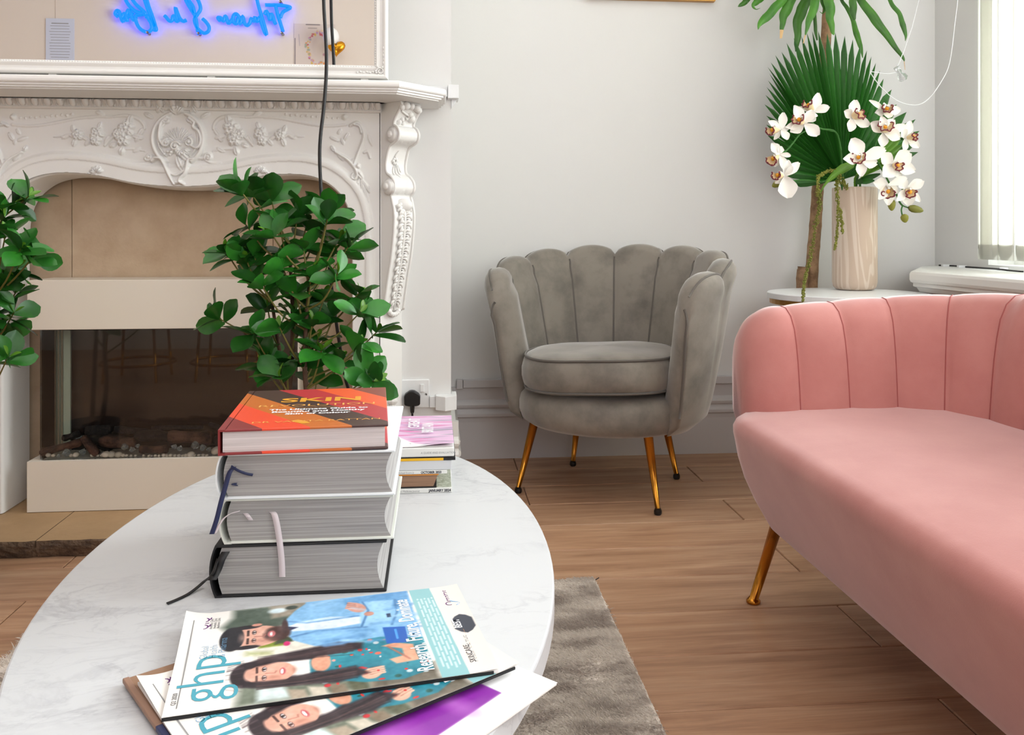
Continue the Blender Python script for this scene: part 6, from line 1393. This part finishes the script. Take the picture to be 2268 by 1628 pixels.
strap([(980, -100, 110, 2.80), (960, 60, 110, 2.78), (900, 210, 80, 2.77), (870, 310, 50, 2.77), (846, 400, 16, 2.77)], True)
strap([(960, -40, 40, 2.96), (958, 200, 44, 2.95), (965, 340, 44, 2.95), (980, 460, 20, 2.95)])
strap([(1050, -80, 50, 2.84), (1050, 20, 60, 2.83), (1068, 110, 34, 2.83), (1040, 150, 12, 2.83), (1005, 130, 4, 2.83)])
strap([(1110, -100, 120, 2.82), (1140, 60, 130, 2.80), (1135, 180, 100, 2.79), (1150, 280, 76, 2.79), (1165, 370, 44, 2.79), (1170, 400, 10, 2.79)])
strap([(1240, -80, 40, 2.94), (1330, 90, 55, 2.92), (1400, 240, 60, 2.92), (1435, 380, 80, 2.91), (1480, 520, 60, 2.91), (1500, 660, 10, 2.91)])
strap([(1390, -120, 80, 2.84), (1400, 30, 100, 2.82), (1400, 140, 80, 2.82), (1405, 210, 40, 2.81), (1400, 232, 4, 2.81)])
strap([(1440, -120, 90, 2.88), (1540, 60, 110, 2.85), (1660, 220, 120, 2.83), (1780, 390, 90, 2.82), (1890, 550, 60, 2.81), (1965, 660, 36, 2.81), (1975, 700, 10, 2.81)], True)
strap([(1760, -120, 50, 2.95), (1850, 60, 60, 2.93), (1930, 160, 60, 2.92), (1965, 280, 76, 2.91), (1995, 390, 44, 2.91), (1985, 470, 4, 2.91)])
for k in range(16):   # upright and outer leaves of the crown above the frame
    a_ = 2 * math.pi * k / 16; P_ = [apex + Vector((math.cos(a_) * r_, min(.10, math.sin(a_) * r_ * .55), h_)) for r_, h_ in ((0, 0), (.08, .14), (.18, .22), (.30, .22), (.38, .15))]
    C_ = catmull(P_, 4); rows = []
    for i, c_ in enumerate(C_):
        c_ = Vector(c_); t = i / (len(C_) - 1); sd_ = Vector((-math.sin(a_), math.cos(a_), 0)) * (.052 * math.sin(math.pi * min(1, .12 + .88 * t)) + .003) * .5; rows.append([c_ - sd_, c_ + Vector((0, 0, -.006)), c_ + sd_])
    part(MB().grid(rows), 'strap_leaf', m_drac, CP)

# ------------------------------------------------------------------ leafy shrubs in front of the fireplace
def leaf_mesh(seed, L_=1.0, wd=.62):
    rg = random.Random(seed); rows = []; bend = rg.uniform(.05, .35); cup = rg.uniform(.12, .3)
    for i in range(8):
        t = i / 7; w_ = wd * (.10 + .90 * math.sin(math.pi * min(t, .985) ** 1.35) ** .75) if t < .995 else .02
        if t == 0: w_ = .05
        if i == 7: w_ = .06
        row = []
        for j in range(5):
            u = (j - 2) / 2; row.append((t * L_, u * w_ * .5, cup * w_ * .5 * abs(u) ** 1.3 - bend * t * t * .5 + .02 * math.sin(6 * t + seed) * u))
        rows.append(row)
    return MB().grid(rows)
LM = [mesh_of('leaf', leaf_mesh(s_)) for s_ in range(5)]
for me in LM: me.materials.append(m_leaf)
LY = [mesh_of('young_leaf', leaf_mesh(s_, wd=.42)) for s_ in range(5, 7)]
for me in LY: me.materials.append(m_leafy)
def shrub(loc, nodes, lab, seed, Yc_, trunk_top, potr=.085):
    rg = random.Random(seed); t = thing('leafy_shrub', lab, 'plant', loc); L0 = Vector(loc); cnt = 0
    part(MB().lathe([(potr * .8, .0005), (potr * .84, .008), (potr, .20), (potr * 1.02, .21), (potr * .95, .21), (potr * .9, .19), (0, .188)], 28, L0, cap=False), 'pot', m_pot, t)
    trunks = []
    for dx, dy, tx, tz in trunk_top:
        top = Vector((tx, Yc_ + dy, tz)); C_ = catmull([L0 + Vector((dx, dy * .3, .17)), L0.lerp(top, .35) + Vector((dx, dy, .10)), L0.lerp(top, .7) + Vector((0, dy, .03)), top], 8); trunks.append(C_)
        part(MB().tube(C_, [.0085 - .005 * i / len(C_) for i in range(len(C_))], 8), 'trunk', m_bark, t)
    for (px, py) in nodes:
        Y = Yc_ + rg.uniform(-.10, .08); p = ony(px, py, Y)
        best = min(((Vector(c_) - (p - Vector((0, 0, .10)))).length, i, k) for k, C_ in enumerate(trunks) for i, c_ in enumerate(C_)); s0 = Vector(trunks[best[2]][best[1]])
        mid = s0.lerp(p, .55) + Vector((0, 0, -.012 + rg.uniform(-.01, .01))); part(MB().tube(catmull([s0, mid, p], 5), [.003 - .0015 * i / 10 for i in range(11)], 6), 'branch', m_branch, t)
        ax = (p - mid).normalized(); ax = (ax + Vector((0, 0, .25))).normalized(); u_ = ax.cross(Vector((0, 0, 1)));
        if u_.length < .1: u_ = Vector((1, 0, 0))
        u_.normalize(); v_ = ax.cross(u_); n = 6; a0 = rg.uniform(0, 6.28)
        for k in range(n):
            if cnt >= 296: break
            a_ = a0 + 2 * math.pi * k / n + rg.uniform(-.25, .25); el = R(rg.uniform(30, 96)); back = 0 if k < n - 1 else .02
            d = ax * math.cos(el) + (u_ * math.cos(a_) + v_ * math.sin(a_)) * math.sin(el); z_ = (ax - d * ax.dot(d)).normalized(); y_ = z_.cross(d)
            m3 = Matrix((d, y_, z_)).transposed() @ Matrix.Rotation(R(rg.gauss(0, 32)), 3, 'X'); sz = rg.uniform(.056, .078); q_ = m3.to_quaternion()
            shared(rg.choice(LM), 'leaf', t, p - ax * rg.uniform(0, .02), q_, sz); cnt += 1
        for k in range(2):
            a_ = rg.uniform(0, 6.28); el = R(rg.uniform(15, 45)); d = ax * math.cos(el) + (u_ * math.cos(a_) + v_ * math.sin(a_)) * math.sin(el); z_ = (ax - d * ax.dot(d)).normalized(); y_ = z_.cross(d)
            shared(rg.choice(LY), 'young_leaf', t, p, Matrix((d, y_, z_)).transposed().to_quaternion(), rg.uniform(.024, .036))
    return t
nodes1 = [(531, 421), (553, 423), (601, 445), (543, 496), (602, 519), (513, 559), (546, 576), (503, 562), (672, 546), (679, 499), (725, 486), (748, 605), (738, 559), (652, 635), (579, 632), (579, 599), (692, 712), (705, 748), (484, 705), (559, 735), (592, 678), (636, 808), (619, 834), (755, 795), (795, 649), (792, 765), (835, 735), (828, 844), (811, 838), (702, 513), (619, 493), (772, 546), (626, 592), (685, 659), (719, 659), (619, 725), (672, 791), (712, 775), (592, 775), (563, 566), (752, 526), (659, 470), (728, 462), (702, 838), (586, 808), (798, 692), (640, 560), (690, 600), (655, 690), (740, 700)]
shrub((-.325, 2.06, 0), nodes1, 'bushy green shrub standing behind the tall book stack in front of the fire', 21, 1.97, [(-.02, 0, -.335, .80), (.02, -.03, -.285, .72), (0, .03, -.38, .66)])
nodes2 = [(31, 449), (64, 434), (9, 483), (12, 520), (46, 550), (74, 569), (40, 593), (18, 621), (34, 649), (31, 692), (9, 716), (12, 753), (18, 790), (-20, 470), (-40, 520), (-25, 570), (-60, 600), (-30, 650), (-70, 680), (-25, 700), (-50, 760), (-15, 640), (-90, 560), (-60, 720), (-20, 790)]
shrub((-1.12, 2.08, 0), nodes2, 'second leafy shrub cut by the left edge of the picture', 33, 2.06, [(0, 0, -1.10, .80), (.03, .02, -1.05, .66)])
